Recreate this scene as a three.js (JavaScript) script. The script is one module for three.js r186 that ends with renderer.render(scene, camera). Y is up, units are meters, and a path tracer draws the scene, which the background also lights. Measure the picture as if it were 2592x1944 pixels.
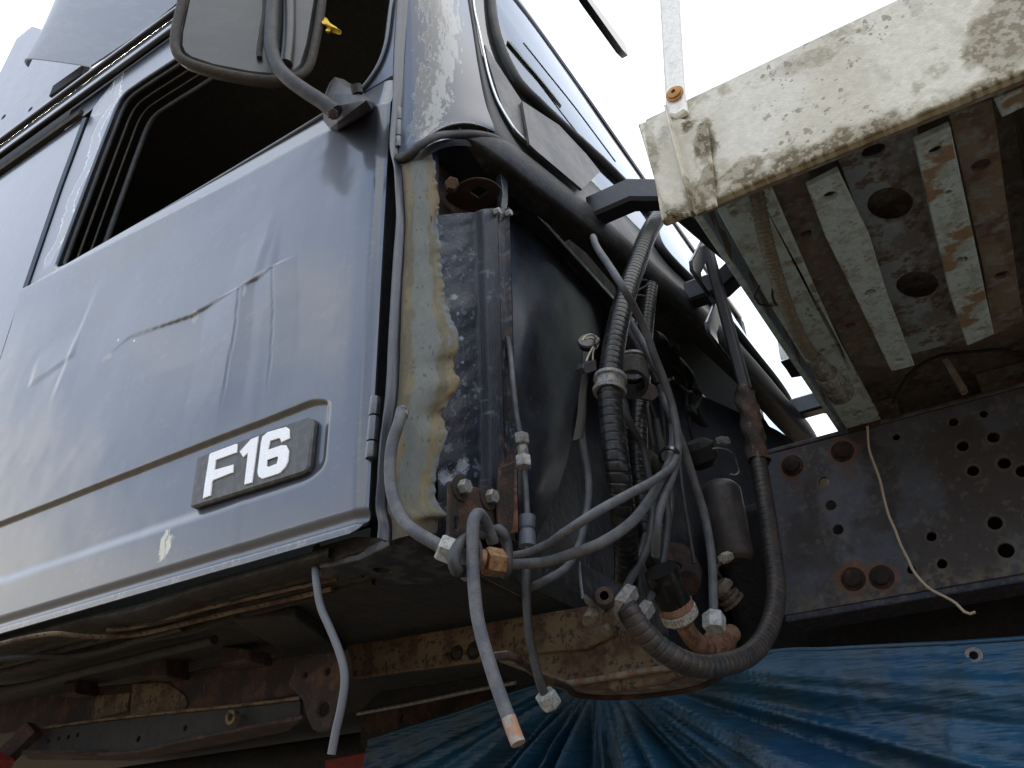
import * as THREE from 'three';
import { mergeGeometries, mergeVertices, toCreasedNormals } from 'three/addons/utils/BufferGeometryUtils.js';
import { ConvexGeometry } from 'three/addons/geometries/ConvexGeometry.js';
import { RoundedBoxGeometry } from 'three/addons/geometries/RoundedBoxGeometry.js';

// ---------------------------------------------------------------- camera, sky, sun, exposure
const V = (a, b, c) => Array.isArray(a) ? new THREE.Vector3(...a) : new THREE.Vector3(a, b, c);
const scene = new THREE.Scene();
const camera = new THREE.PerspectiveCamera(48.974, 4 / 3, 0.02, 400);
camera.position.set(0.67,0.9,0.75);
camera.quaternion.setFromRotationMatrix(new THREE.Matrix4().makeBasis(V(0.844862,-0.035593,-0.533799), V(0.296345,0.861854,0.411567), V(0.445408,-0.505906,0.738695)));
scene.add(camera);
const renderer = new THREE.WebGLRenderer({ antialias: true });
renderer.toneMapping = THREE.LinearToneMapping;
renderer.toneMappingExposure = 2.7;
renderer.shadowMap.enabled = true;

// seeded random and tileable noise fields
let seed = 7;
const rnd = () => { seed = (seed * 1664525 + 1013904223) >>> 0; return seed / 4294967296; };
const rr = (a, b) => a + (b - a) * rnd();
const clamp = (v, a = 0, b = 1) => Math.min(b, Math.max(a, v));
const mixn = (a, b, t) => a + (b - a) * t;
const smooth = (a, b, v) => { const t = clamp((v - a) / (b - a)); return t * t * (3 - 2 * t); };
const FS = 512;
function field(baseX, baseY, octaves, gain) {
  const out = new Float32Array(FS * FS);
  let amp = 1, total = 0;
  for (let o = 0; o < octaves; o++) {
    const px = baseX << o, py = baseY << o, lat = new Float32Array(px * py);
    for (let i = 0; i < lat.length; i++) lat[i] = rnd();
    for (let j = 0; j < FS; j++) {
      const fy = j / FS * py, y0 = Math.floor(fy), ty = fy - y0, sy = ty * ty * (3 - 2 * ty), r0 = (y0 % py) * px, r1 = ((y0 + 1) % py) * px;
      for (let i = 0; i < FS; i++) {
        const fx = i / FS * px, x0 = Math.floor(fx), tx = fx - x0, sx = tx * tx * (3 - 2 * tx), c0 = x0 % px, c1 = (x0 + 1) % px;
        out[j * FS + i] += amp * mixn(mixn(lat[r0 + c0], lat[r0 + c1], sx), mixn(lat[r1 + c0], lat[r1 + c1], sx), sy);
      }
    }
    total += amp; amp *= gain;
  }
  let lo = 9, hi = -9;
  for (const v of out) { if (v < lo) lo = v; if (v > hi) hi = v; }
  for (let i = 0; i < out.length; i++) out[i] = (out[i] - lo) / (hi - lo);
  return out;
}
const NF = { low: field(4, 4, 6, 0.5), mid: field(12, 12, 5, 0.55), fine: field(64, 64, 3, 0.7), streak: field(40, 4, 4, 0.6), weave: field(6, 48, 4, 0.6) };
function ns(f, u, v) {                                  // bilinear, tiling sample of a field
  const a = NF[f], x = (u - Math.floor(u)) * FS, y = (v - Math.floor(v)) * FS, x0 = x | 0, y0 = y | 0, tx = x - x0, ty = y - y0;
  const x1 = (x0 + 1) & (FS - 1), y1 = (y0 + 1) & (FS - 1), X0 = x0 & (FS - 1), Y0 = y0 & (FS - 1);
  return mixn(mixn(a[Y0 * FS + X0], a[Y0 * FS + x1], tx), mixn(a[y1 * FS + X0], a[y1 * FS + x1], tx), ty);
}

// sky: hazy white towards the sun, blue with soft clouds on the other side
const sunDir = V(-0.6, 0.75, -0.35).normalize();
{
  const w = 1024, h = 512, data = new Float32Array(w * h * 4);
  for (let j = 0; j < h; j++) for (let i = 0; i < w; i++) {
    const lat = (j + 0.5) / h * Math.PI - Math.PI / 2, lon = (i + 0.5) / w * 2 * Math.PI - Math.PI;
    const d = V(Math.cos(lat) * Math.cos(lon), Math.sin(lat), Math.cos(lat) * Math.sin(lon));
    const up = Math.max(d.y, 0.02), toSun = clamp(d.dot(sunDir) * 0.5 + 0.5);
    const px = d.x / (up + 0.35), pz = d.z / (up + 0.35);
    const cl = 0.62 * ns('low', px * 0.34 + 0.13, pz * 0.34 + 0.4) + 0.38 * ns('mid', px * 0.22 + 0.3, pz * 0.22 + 0.7);
    const cloud = clamp(smooth(0.52, 0.68, cl) * 0.78 + 0.08 + 0.5 * smooth(0.68, 0.97, toSun));
    const haze = Math.pow(1 - clamp(d.y), 5), glow = 0.5 * Math.pow(toSun, 40);
    const blue = [mixn(0.25, 0.5, haze), mixn(0.40, 0.58, haze), mixn(0.68, 0.68, haze)];
    const white = 0.86 + glow;
    for (let k = 0; k < 3; k++) data[(j * w + i) * 4 + k] = mixn(blue[k], white * [1, 0.985, 0.955][k], cloud) + glow * 0.3;
    data[(j * w + i) * 4 + 3] = 1;
  }
  const sky = new THREE.DataTexture(data, w, h, THREE.RGBAFormat, THREE.FloatType);
  sky.mapping = THREE.EquirectangularReflectionMapping; sky.magFilter = sky.minFilter = THREE.LinearFilter; sky.needsUpdate = true;
  scene.background = sky; scene.environment = sky;
}
const sun = new THREE.DirectionalLight(0xfff3e2, 1.2);
sun.position.copy(sunDir).multiplyScalar(12); sun.target.position.set(0, 1.5, -0.6);
sun.castShadow = true; sun.shadow.radius = 24; sun.shadow.mapSize.set(2048, 2048);
Object.assign(sun.shadow.camera, { left: -6, right: 6, top: 6, bottom: -6, near: 1, far: 30 });
scene.add(sun, sun.target);

// ---------------------------------------------------------------- helpers: naming, geometry
const used = new Map();
function numbered(n) { const k = used.get(n) ?? 0; used.set(n, k + 1); return k ? `${n}_${String(k).padStart(3, '0')}` : n; }
function thing(name, label, category, group) {
  const g = new THREE.Group(); g.name = numbered(name); g.userData = { label, category };
  if (group) g.userData.group = group;
  scene.add(g); return g;
}
function node(name, parent, label) { const g = new THREE.Group(); g.name = name; if (label) g.userData.label = label; parent.add(g); return g; }
function mesh(name, geo, mat, parent, label) {
  const m = new THREE.Mesh(geo, mat); m.name = name; m.castShadow = m.receiveShadow = true;
  if (label) m.userData.label = label;
  parent.add(m); return m;
}
function boxUV(g, s = 1) {                              // uv in metres, by the axis each face looks along
  const n = g.index ? g.toNonIndexed() : g, p = n.attributes.position, uv = new Float32Array(p.count * 2), a = V(0, 0, 0), b = V(0, 0, 0), c = V(0, 0, 0);
  for (let i = 0; i < p.count; i += 3) {
    a.fromBufferAttribute(p, i); b.fromBufferAttribute(p, i + 1); c.fromBufferAttribute(p, i + 2);
    const nn = b.clone().sub(a).cross(c.clone().sub(a)), ax = Math.abs(nn.x), ay = Math.abs(nn.y), az = Math.abs(nn.z);
    [a, b, c].forEach((q, k) => {
      const [u, v] = az >= ax && az >= ay ? [q.x, q.y] : ax >= ay ? [q.z, q.y] : [q.x, q.z];
      uv[(i + k) * 2] = u * s; uv[(i + k) * 2 + 1] = v * s;
    });
  }
  n.setAttribute('uv', new THREE.BufferAttribute(uv, 2));
  for (const k of Object.keys(n.attributes)) if (!['position', 'normal', 'uv'].includes(k)) n.deleteAttribute(k);
  return n;
}
const join = (list) => mergeGeometries(list.map((g) => { const q = g.index ? g.toNonIndexed() : g; for (const k of Object.keys(q.attributes)) if (!['position', 'normal', 'uv'].includes(k)) q.deleteAttribute(k); return q; }));
const EYE = camera.position.clone();
// flat sheet with outline pts (3-D, in one plane); its visible face lies in that plane, the body behind it
function plate(pts, th, { bevel = 0.0012, holes = [], discs = [], curved = false, uv = 1, toward } = {}) {
  const P = pts.map((p) => V(p)), n = V(0, 0, 0), c = V(0, 0, 0);
  P.forEach((p, i) => { const q = P[(i + 1) % P.length]; n.x += (p.y - q.y) * (p.z + q.z); n.y += (p.z - q.z) * (p.x + q.x); n.z += (p.x - q.x) * (p.y + q.y); c.add(p); });
  n.normalize(); c.divideScalar(P.length);
  if (n.dot((toward ? V(toward) : EYE).clone().sub(c)) < 0) n.negate();
  const e1 = (Math.abs(n.y) > 0.9 ? V(1, 0, 0) : V(0, 1, 0)).cross(n).normalize(), e2 = n.clone().cross(e1);
  const to2 = (p) => { const d = V(p).sub(c); return new THREE.Vector2(d.dot(e1), d.dot(e2)); };
  const ring = (list) => curved ? new THREE.SplineCurve([...list.map(to2), to2(list[0])]).getPoints(list.length * 6).slice(0, -1) : list.map(to2);
  const s = new THREE.Shape(ring(pts));
  for (const h of holes) s.holes.push(new THREE.Path(h.map(to2)));
  for (const [p, rx, ry = rx, rot = 0] of discs) { const q = to2(p), path = new THREE.Path(); path.absellipse(q.x, q.y, rx, ry, 0, Math.PI * 2, false, rot); s.holes.push(path); }
  const bt = Math.min(bevel, th * 0.4);
  const g = new THREE.ExtrudeGeometry(s, { depth: th - 2 * bt, bevelEnabled: bt > 0, bevelThickness: bt, bevelSize: bt, bevelOffset: -bt, bevelSegments: 1, curveSegments: 10 });
  g.translate(0, 0, -(th - bt));
  g.applyMatrix4(new THREE.Matrix4().makeBasis(e1, e2, n).setPosition(c));
  return boxUV(toCreasedNormals(g, 0.7), uv);
}
// surface through a grid of points (rows of 3-D points), smoothed, with thickness
function loft(rows, { ru = 8, rv = 8, th = 0.003, uv = 'unit', bend, smoothU = true, smoothV = true } = {}) {
  const R = rows.map((r) => r.map((p) => V(p)));
  const nu = (R[0].length - 1) * ru + 1, nv = (R.length - 1) * rv + 1;
  const cr = (list, t, sm) => {
    const i = Math.min(Math.floor(t), list.length - 2), f = t - i;
    if (!sm || list.length < 3) return list[i].clone().lerp(list[i + 1], f);
    const a = list[Math.max(i - 1, 0)], b = list[i], c = list[i + 1], d = list[Math.min(i + 2, list.length - 1)];
    const h = (k) => 0.5 * (2 * b[k] + (c[k] - a[k]) * f + (2 * a[k] - 5 * b[k] + 4 * c[k] - d[k]) * f * f + (3 * b[k] - a[k] - 3 * c[k] + d[k]) * f * f * f);
    return V(h('x'), h('y'), h('z'));
  };
  const grid = [];
  for (let j = 0; j < nv; j++) {
    const v = j / rv, col = R[0].map((_, k) => cr(R.map((r) => r[k]), v, smoothV));
    for (let i = 0; i < nu; i++) grid.push(cr(col, i / ru, smoothU));
  }
  return gridGeo(grid, nu, nv, th, bend, uv);
}
function gridGeo(grid, nu, nv, th, bend, uvMode = 'unit') {
  const mk = (pts) => {
    const g = new THREE.BufferGeometry(), pos = new Float32Array(pts.length * 3), uv = new Float32Array(pts.length * 2), idx = [];
    pts.forEach((p, i) => { p.toArray(pos, i * 3); uv[i * 2] = (i % nu) / (nu - 1); uv[i * 2 + 1] = Math.floor(i / nu) / (nv - 1); });
    for (let j = 0; j < nv - 1; j++) for (let i = 0; i < nu - 1; i++) { const a = j * nu + i; idx.push(a, a + 1, a + nu, a + 1, a + nu + 1, a + nu); }
    g.setAttribute('position', new THREE.BufferAttribute(pos, 3)); g.setAttribute('uv', new THREE.BufferAttribute(uv, 2)); g.setIndex(idx); g.computeVertexNormals(); return g;
  };
  let front = mk(grid), n = front.attributes.normal, mid = (nu * (nv >> 1)) + (nu >> 1), flip = V(0, 0, 0).fromBufferAttribute(n, mid).dot(EYE.clone().sub(grid[mid])) < 0;
  if (bend) { const nn = grid.map((p, i) => { const q = V(0, 0, 0).fromBufferAttribute(n, i); if (flip) q.negate(); return p.clone().addScaledVector(q, bend((i % nu) / (nu - 1), Math.floor(i / nu) / (nv - 1), p)); }); grid = nn; front = mk(grid); n = front.attributes.normal; }
  if (flip) { const id = front.index.array; for (let i = 0; i < id.length; i += 3) { const t = id[i]; id[i] = id[i + 1]; id[i + 1] = t; } front.computeVertexNormals(); n = front.attributes.normal; }
  if (!th) return uvMode === 'unit' ? front : boxUV(front, uvMode);
  const back = grid.map((p, i) => p.clone().addScaledVector(V(0, 0, 0).fromBufferAttribute(n, i), -th)), bg = mk(back);
  if (!flip) { const id = bg.index.array; for (let i = 0; i < id.length; i += 3) { const t = id[i]; id[i] = id[i + 1]; id[i + 1] = t; } bg.computeVertexNormals(); }
  const rim = [], ru = [], edge = [];
  for (let i = 0; i < nu; i++) edge.push(i);
  for (let j = 1; j < nv; j++) edge.push(j * nu + nu - 1);
  for (let i = nu - 2; i >= 0; i--) edge.push((nv - 1) * nu + i);
  for (let j = nv - 2; j >= 0; j--) edge.push(j * nu);
  for (let k = 0; k < edge.length - 1; k++) {
    const a = grid[edge[k]], b = grid[edge[k + 1]], c = back[edge[k]], d = back[edge[k + 1]];
    for (const q of [a, c, b, b, c, d]) { rim.push(q.x, q.y, q.z); }
    const ua = [(edge[k] % nu) / (nu - 1), Math.floor(edge[k] / nu) / (nv - 1)], ub = [(edge[k + 1] % nu) / (nu - 1), Math.floor(edge[k + 1] / nu) / (nv - 1)];
    ru.push(...ua, ...ua, ...ub, ...ub, ...ua, ...ub);
  }
  const rg = new THREE.BufferGeometry(); rg.setAttribute('position', new THREE.Float32BufferAttribute(rim, 3)); rg.setAttribute('uv', new THREE.Float32BufferAttribute(ru, 2)); rg.computeVertexNormals();
  const all = join([front, bg, rg]);
  return uvMode === 'unit' ? all : boxUV(all, uvMode);
}
// two polylines (top to bottom) and surfaces between them; cols = fractions with an offset towards the eye's side given as [t, dx, dy, dz]
function strip(left, right, cols, n = 24, opt = {}) {
  const even = (pts) => { const c = new THREE.CatmullRomCurve3(pts.map((p) => V(p)), false, 'centripetal'); return c.getSpacedPoints(n); };
  const A = even(left), B = even(right), J = A.map(() => V(rr(-1, 1), rr(-1, 1), 0).multiplyScalar(opt.jag ?? 0)), rows = A.map((a, i) => cols.map(([t, dx = 0, dy = 0, dz = 0]) => a.clone().lerp(B[i], t).add(V(dx, dy, dz)).addScaledVector(J[i], smooth(0.85, 1, t)).toArray()));
  return loft(rows, { ru: 4, rv: 2, ...opt });
}
// tube of varying radius along a smooth path
function sweep(pts, rad, { step = 0.008, nt = 14, tension, caps = true } = {}) {
  const c = new THREE.CatmullRomCurve3(pts.map((p) => V(p)), false, 'centripetal'); c.arcLengthDivisions = 400;
  const L = c.getLength(), n = Math.max(4, Math.round(L / step)), fr = c.computeFrenetFrames(n, false), pos = [], uv = [], idx = [], rf = typeof rad === 'function' ? rad : () => rad;
  for (let i = 0; i <= n; i++) {
    const p = c.getPointAt(i / n), s = i / n * L;
    for (let j = 0; j <= nt; j++) {
      const th = j / nt * Math.PI * 2, r = rf(s, th, L), d = fr.normals[i].clone().multiplyScalar(Math.cos(th)).addScaledVector(fr.binormals[i], Math.sin(th));
      pos.push(p.x + d.x * r, p.y + d.y * r, p.z + d.z * r); uv.push(j / nt * 2 * Math.PI * rf(0, 0, L), s);
    }
  }
  const w = nt + 1;
  for (let i = 0; i < n; i++) for (let j = 0; j < nt; j++) { const a = i * w + j; idx.push(a, a + 1, a + w, a + 1, a + w + 1, a + w); }
  const g = new THREE.BufferGeometry(); g.setAttribute('position', new THREE.Float32BufferAttribute(pos, 3)); g.setAttribute('uv', new THREE.Float32BufferAttribute(uv, 2)); g.setIndex(idx); g.computeVertexNormals();
  if (!caps) return g;
  const parts = [g];
  for (const e of [0, 1]) {
    const p = c.getPointAt(e), t = c.getTangentAt(e).multiplyScalar(e ? 1 : -1), cap = new THREE.CircleGeometry(rf(e * L, 0, L), nt);
    cap.applyQuaternion(new THREE.Quaternion().setFromUnitVectors(V(0, 0, 1), t)); cap.translate(p.x, p.y, p.z); parts.push(cap);
  }
  return join(parts);
}
// turned body between two points; profile = [[fraction, radius], ...]
function rev(a, b, profile, seg = 20, flat = false) {
  const A = V(a), B = V(b), L = A.distanceTo(B), pr = profile.map(([t, r]) => new THREE.Vector2(Math.max(r, 1e-5), t * L));
  let g = new THREE.LatheGeometry(pr, seg);
  g.applyQuaternion(new THREE.Quaternion().setFromUnitVectors(V(0, 1, 0), B.clone().sub(A).normalize())); g.translate(A.x, A.y, A.z);
  if (flat) { g = g.toNonIndexed(); g.computeVertexNormals(); } else g = toCreasedNormals(g, 0.6);
  return boxUV(g, 1);
}
const hex = (a, b, r) => rev(a, b, [[0, 0], [0, r * 0.88], [0.12, r], [0.88, r], [1, r * 0.88], [1, 0]], 6, true);
const cyl = (a, b, r, seg = 18) => rev(a, b, [[0, 0], [0, r * 0.93], [0.08, r], [0.92, r], [1, r * 0.93], [1, 0]], seg);
function bar(a, b, w, h, { bevel = 0.002, upv = [0, 1, 0] } = {}) {   // rectangular bar from a to b
  const A = V(a), B = V(b), d = B.clone().sub(A), L = d.length(); d.normalize();
  const s = V(upv).cross(d).normalize(), u = d.clone().cross(s), g = new RoundedBoxGeometry(w, h, L, 1, bevel);
  g.applyMatrix4(new THREE.Matrix4().makeBasis(s, u, d).setPosition(A.clone().add(B).multiplyScalar(0.5)));
  return boxUV(g, 1);
}
function box(x0, x1, y0, y1, z0, z1, bevel = 0.003) {
  const g = new RoundedBoxGeometry(x1 - x0, y1 - y0, z1 - z0, 1, Math.min(bevel, (x1 - x0) / 3, (y1 - y0) / 3, (z1 - z0) / 3));
  g.translate((x0 + x1) / 2, (y0 + y1) / 2, (z0 + z1) / 2); return boxUV(g, 1);
}
const dirTo = (p) => EYE.clone().sub(V(p)).normalize();
const lerpTable = (xs, ys, v) => { if (v <= xs[0]) return ys[0]; for (let i = 1; i < xs.length; i++) if (v <= xs[i]) return mixn(ys[i - 1], ys[i], (v - xs[i - 1]) / (xs[i] - xs[i - 1])); return ys[ys.length - 1]; };
// the bowed, raked front of the cab: x at a height and a place across it
const frontX = (y, z) => {
  const a = lerpTable([-2.3, -2.2, -2.0, -1.63, -1.07, -0.63, -0.46, -0.28, -0.12, -0.04, 0, 0.05], [0, 0.1, 0.2, 0.262, 0.25, 0.205, 0.185, 0.158, 0.125, 0.085, 0.035, -0.05], z);
  const b = lerpTable([-2.3, -2.2, -2.0, -0.5, -0.3, -0.12, 0, 0.05], [-0.15, -0.1, 0.02, 0.03, 0.015, -0.02, -0.03, -0.08], z);
  return a + (b - a) * Math.max(0, (y - 2) / 0.8);
};

// ---------------------------------------------------------------- materials
function tex(w, h, fn, srgb = true) {
  const d = new Uint8Array(w * h * 4);
  for (let j = 0; j < h; j++) for (let i = 0; i < w; i++) { const c = fn((i + 0.5) / w, (j + 0.5) / h), o = (j * w + i) * 4; d[o] = clamp(c[0], 0, 255); d[o + 1] = clamp(c[1], 0, 255); d[o + 2] = clamp(c[2], 0, 255); d[o + 3] = 255; }
  const t = new THREE.DataTexture(d, w, h); t.wrapS = t.wrapT = THREE.RepeatWrapping; t.magFilter = THREE.LinearFilter; t.minFilter = THREE.LinearMipmapLinearFilter; t.generateMipmaps = true;
  if (srgb) t.colorSpace = THREE.SRGBColorSpace;
  t.needsUpdate = true; return t;
}
const grey = (w, h, fn) => tex(w, h, (u, v) => { const g = fn(u, v) * 255; return [g, g, g]; }, false);
const mixc = (a, b, t) => [mixn(a[0], b[0], t), mixn(a[1], b[1], t), mixn(a[2], b[2], t)];
const rep = (t, s) => { const c = t.clone(); c.repeat.set(s, s); c.needsUpdate = true; return c; };
// base colour with blotches: layers = [colour, field, scale, lo, hi, share]
const blotchy = (base, layers, size = 512) => tex(size, size, (u, v) => {
  let c = base;
  layers.forEach(([col, f, s, lo, hi, amt = 1, ou = 0.17], k) => { c = mixc(c, col, amt * smooth(lo, hi, ns(f, u * s + ou * (k + 1), v * s + 0.31 * (k + 1)))); });
  const g = (ns('fine', u * 2, v * 2) - 0.5) * 0.16 + 1;
  return [c[0] * g, c[1] * g, c[2] * g];
});
const bumpRough = grey(512, 512, (u, v) => 0.5 * ns('mid', u * 2, v * 2) + 0.5 * ns('fine', u * 2, v * 2));
const bumpSoft = grey(512, 512, (u, v) => 0.7 * ns('low', u, v) + 0.3 * ns('mid', u * 2, v * 2));
const std = (o) => new THREE.MeshStandardMaterial(o), phys = (o) => new THREE.MeshPhysicalMaterial(o);
const roughVar = grey(512, 512, (u, v) => 0.55 + 0.45 * (0.6 * ns('low', u, v) + 0.4 * ns('fine', u, v)));
const M = {};
M.paint = phys({ map: rep(blotchy([29, 33, 45], [[[46, 48, 54], 'low', 2, 0.5, 0.75, 0.5], [[62, 62, 60], 'mid', 3, 0.68, 0.8, 0.35]]), 2), roughness: 0.42, clearcoat: 1, clearcoatRoughness: 0.13, bumpMap: rep(bumpSoft, 3), bumpScale: 0.0006 });
M.paintDull = phys({ map: rep(blotchy([40, 45, 58], [[[60, 64, 72], 'low', 2, 0.4, 0.75, 0.6], [[92, 88, 78], 'mid', 4, 0.66, 0.8, 0.5]]), 2), roughness: 0.4, clearcoat: 0.7, clearcoatRoughness: 0.25, bumpMap: rep(bumpSoft, 4), bumpScale: 0.0008 });
M.trim = std({ map: rep(blotchy([26, 26, 27], [[[52, 49, 45], 'mid', 2, 0.5, 0.8, 0.7], [[70, 66, 60], 'fine', 1, 0.62, 0.8, 0.5]]), 3), roughness: 0.55, bumpMap: rep(bumpRough, 6), bumpScale: 0.0006 });
M.gloss = phys({ map: rep(blotchy([18, 19, 22], [[[38, 37, 36], 'mid', 3, 0.55, 0.8, 0.5]]), 3), roughness: 0.3, clearcoat: 0.6, clearcoatRoughness: 0.2 });
M.rubber = std({ map: rep(blotchy([24, 24, 25], [[[50, 46, 42], 'low', 3, 0.45, 0.8, 0.6]]), 4), roughness: 0.6 });
M.spiral = phys({ map: rep(blotchy([14, 15, 16], [[[34, 33, 32], 'low', 2, 0.5, 0.8, 0.6], [[66, 60, 52], 'mid', 3, 0.66, 0.8, 0.5]]), 4), roughness: 0.34, specularIntensity: 0.5 });
M.spiralRust = std({ map: rep(blotchy([30, 29, 29], [[[52, 42, 35], 'low', 3, 0.5, 0.7, 0.7], [[62, 56, 50], 'mid', 3, 0.6, 0.8, 0.5]]), 4), roughness: 0.55, bumpMap: rep(bumpRough, 8), bumpScale: 0.0006 });
M.hose = std({ map: rep(blotchy([66, 69, 76], [[[88, 88, 88], 'low', 3, 0.45, 0.75, 0.7], [[58, 58, 60], 'mid', 4, 0.6, 0.85, 0.6]]), 5), roughness: 0.62 });
M.hoseDark = std({ map: rep(blotchy([40, 42, 46], [[[60, 59, 58], 'low', 3, 0.45, 0.75, 0.7], [[32, 32, 34], 'mid', 4, 0.6, 0.85, 0.6]]), 5), roughness: 0.6 });
M.rust = std({ map: rep(blotchy([50, 34, 28], [[[74, 48, 33], 'mid', 2, 0.5, 0.75, 0.9], [[29, 22, 21], 'low', 3, 0.5, 0.72, 0.8], [[86, 62, 45], 'fine', 1, 0.66, 0.82, 0.6]]), 3), roughness: 0.88, bumpMap: rep(bumpRough, 6), bumpScale: 0.002 });
M.rustLight = std({ map: rep(blotchy([79, 59, 41], [[[59, 41, 30], 'mid', 2, 0.48, 0.7, 0.9], [[99, 86, 64], 'low', 2, 0.5, 0.75, 0.8], [[43, 32, 26], 'mid', 4, 0.66, 0.82, 0.8]]), 3), roughness: 0.9, bumpMap: rep(bumpRough, 6), bumpScale: 0.002 });
M.orangeRust = std({ map: rep(blotchy([112, 78, 58], [[[82, 54, 40], 'mid', 3, 0.45, 0.7, 0.9], [[134, 106, 84], 'low', 3, 0.55, 0.75, 0.6]]), 5), roughness: 0.85, bumpMap: rep(bumpRough, 8), bumpScale: 0.001 });
M.under = std({ map: rep(blotchy([22, 21, 22], [[[34, 29, 24], 'low', 2, 0.45, 0.7, 0.8], [[13, 13, 14], 'mid', 2, 0.55, 0.75, 0.8], [[43, 37, 31], 'mid', 5, 0.7, 0.82, 0.5]]), 2), roughness: 0.8, bumpMap: rep(bumpRough, 3), bumpScale: 0.002 });
M.sill = std({ map: rep(blotchy([35, 29, 22], [[[22, 19, 17], 'mid', 3, 0.45, 0.7, 0.9], [[50, 42, 30], 'low', 3, 0.5, 0.75, 0.8], [[16, 15, 15], 'mid', 6, 0.66, 0.8, 0.7]]), 3), roughness: 0.9, bumpMap: rep(bumpRough, 4), bumpScale: 0.002 });
M.navy = phys({ map: rep(blotchy([24, 27, 36], [[[36, 44, 56], 'low', 2, 0.5, 0.75, 0.7], [[54, 46, 40], 'mid', 2, 0.62, 0.8, 0.7], [[88, 82, 74], 'mid', 7, 0.76, 0.84, 0.5]]), 2.5), roughness: 0.42, clearcoat: 0.4, clearcoatRoughness: 0.3, bumpMap: rep(bumpSoft, 4), bumpScale: 0.003 });
M.rail = std({ map: rep(blotchy([55, 55, 60], [[[74, 77, 84], 'low', 3, 0.48, 0.75, 0.8], [[42, 36, 35], 'mid', 2, 0.52, 0.75, 0.7], [[89, 80, 73], 'mid', 5, 0.7, 0.84, 0.5]]), 2), roughness: 0.6, metalness: 0.1, bumpMap: rep(bumpRough, 4), bumpScale: 0.001 });
M.railEdge = std({ map: rep(blotchy([46, 52, 72], [[[90, 84, 76], 'mid', 3, 0.55, 0.78, 0.7], [[40, 36, 36], 'mid', 6, 0.6, 0.8, 0.8]]), 3), roughness: 0.7, bumpMap: rep(bumpRough, 6), bumpScale: 0.001 });
M.paleBlue = std({ map: rep(blotchy([164, 184, 192], [[[136, 144, 144], 'mid', 3, 0.5, 0.78, 0.6], [[124, 96, 70], 'low', 3, 0.72, 0.82, 0.8], [[104, 98, 86], 'mid', 6, 0.74, 0.84, 0.5]]), 2), roughness: 0.72, bumpMap: rep(bumpRough, 5), bumpScale: 0.0008 });
M.bedRust = std({ map: rep(blotchy([106, 98, 92], [[[84, 66, 56], 'mid', 2, 0.5, 0.75, 0.7], [[122, 112, 98], 'low', 2, 0.55, 0.78, 0.6], [[122, 132, 138], 'mid', 3, 0.6, 0.8, 0.7]]), 2), roughness: 0.88, bumpMap: rep(bumpRough, 5), bumpScale: 0.0015 });
M.black = std({ color: 0x0c0c0d, roughness: 0.8 });
M.vinyl = std({ map: rep(blotchy([58, 56, 54], [[[70, 67, 63], 'mid', 3, 0.5, 0.75, 0.6]]), 3), roughness: 0.7 });
M.plastic = phys({ map: rep(blotchy([32, 34, 42], [[[48, 48, 52], 'mid', 3, 0.55, 0.8, 0.6]]), 4), roughness: 0.45, clearcoat: 0.25, clearcoatRoughness: 0.4 });
M.mirrorBack = phys({ map: rep(blotchy([37, 37, 35], [[[50, 50, 48], 'low', 3, 0.45, 0.75, 0.7], [[32, 30, 28], 'mid', 5, 0.62, 0.8, 0.6]]), 3), roughness: 0.45, clearcoat: 0.4, clearcoatRoughness: 0.3 });
M.mirrorRim = std({ map: rep(blotchy([56, 50, 44], [[[76, 64, 50], 'mid', 4, 0.5, 0.75, 0.8], [[52, 50, 48], 'low', 4, 0.55, 0.75, 0.8]]), 5), roughness: 0.75, bumpMap: rep(bumpRough, 8), bumpScale: 0.001 });
M.zinc = std({ map: rep(blotchy([144, 146, 143], [[[110, 110, 107], 'mid', 4, 0.5, 0.75, 0.8], [[169, 169, 165], 'low', 4, 0.55, 0.75, 0.6]]), 8), roughness: 0.55, metalness: 0.15 });
M.fitting = std({ map: rep(blotchy([112, 114, 116], [[[82, 80, 78], 'mid', 4, 0.5, 0.75, 0.8], [[140, 132, 116], 'low', 4, 0.6, 0.78, 0.6]]), 8), roughness: 0.55, metalness: 0.2 });
M.brass = std({ map: rep(blotchy([125, 90, 56], [[[88, 61, 38], 'mid', 4, 0.5, 0.75, 0.8], [[144, 120, 90], 'low', 4, 0.58, 0.75, 0.6]]), 8), roughness: 0.55, metalness: 0.35 });
M.goldBolt = std({ map: rep(blotchy([170, 124, 66], [[[150, 104, 60], 'mid', 4, 0.5, 0.75, 0.8]]), 8), roughness: 0.5, metalness: 0.4 });
M.post = std({ map: rep(blotchy([236, 234, 226], [[[214, 208, 192], 'mid', 3, 0.7, 0.85, 0.6]]), 3), roughness: 0.6 });  // cream like the beam; its blown-out glare is put into this white
M.conduit = std({ map: rep(blotchy([46, 43, 38], [[[70, 66, 58], 'mid', 3, 0.5, 0.75, 0.7]]), 5), roughness: 0.75 });
M.glass = phys({ color: 0xdfeeea, transmission: 1, thickness: 0, roughness: 0.03, ior: 1.5 });
M.yellow = std({ color: 0xd8b32a, roughness: 0.7, side: THREE.DoubleSide });
M.wire = std({ color: 0xb2a48e, roughness: 0.7 });
M.white = std({ map: rep(blotchy([236, 237, 238], [[[206, 206, 204], 'mid', 6, 0.72, 0.86, 0.8]]), 10), roughness: 0.4 });
M.badge = std({ map: rep(blotchy([66, 66, 64], [[[92, 90, 84], 'mid', 4, 0.55, 0.8, 0.7], [[52, 52, 52], 'low', 4, 0.5, 0.75, 0.7]]), 6), roughness: 0.42, bumpMap: rep(bumpRough, 12), bumpScale: 0.0003 });
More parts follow.
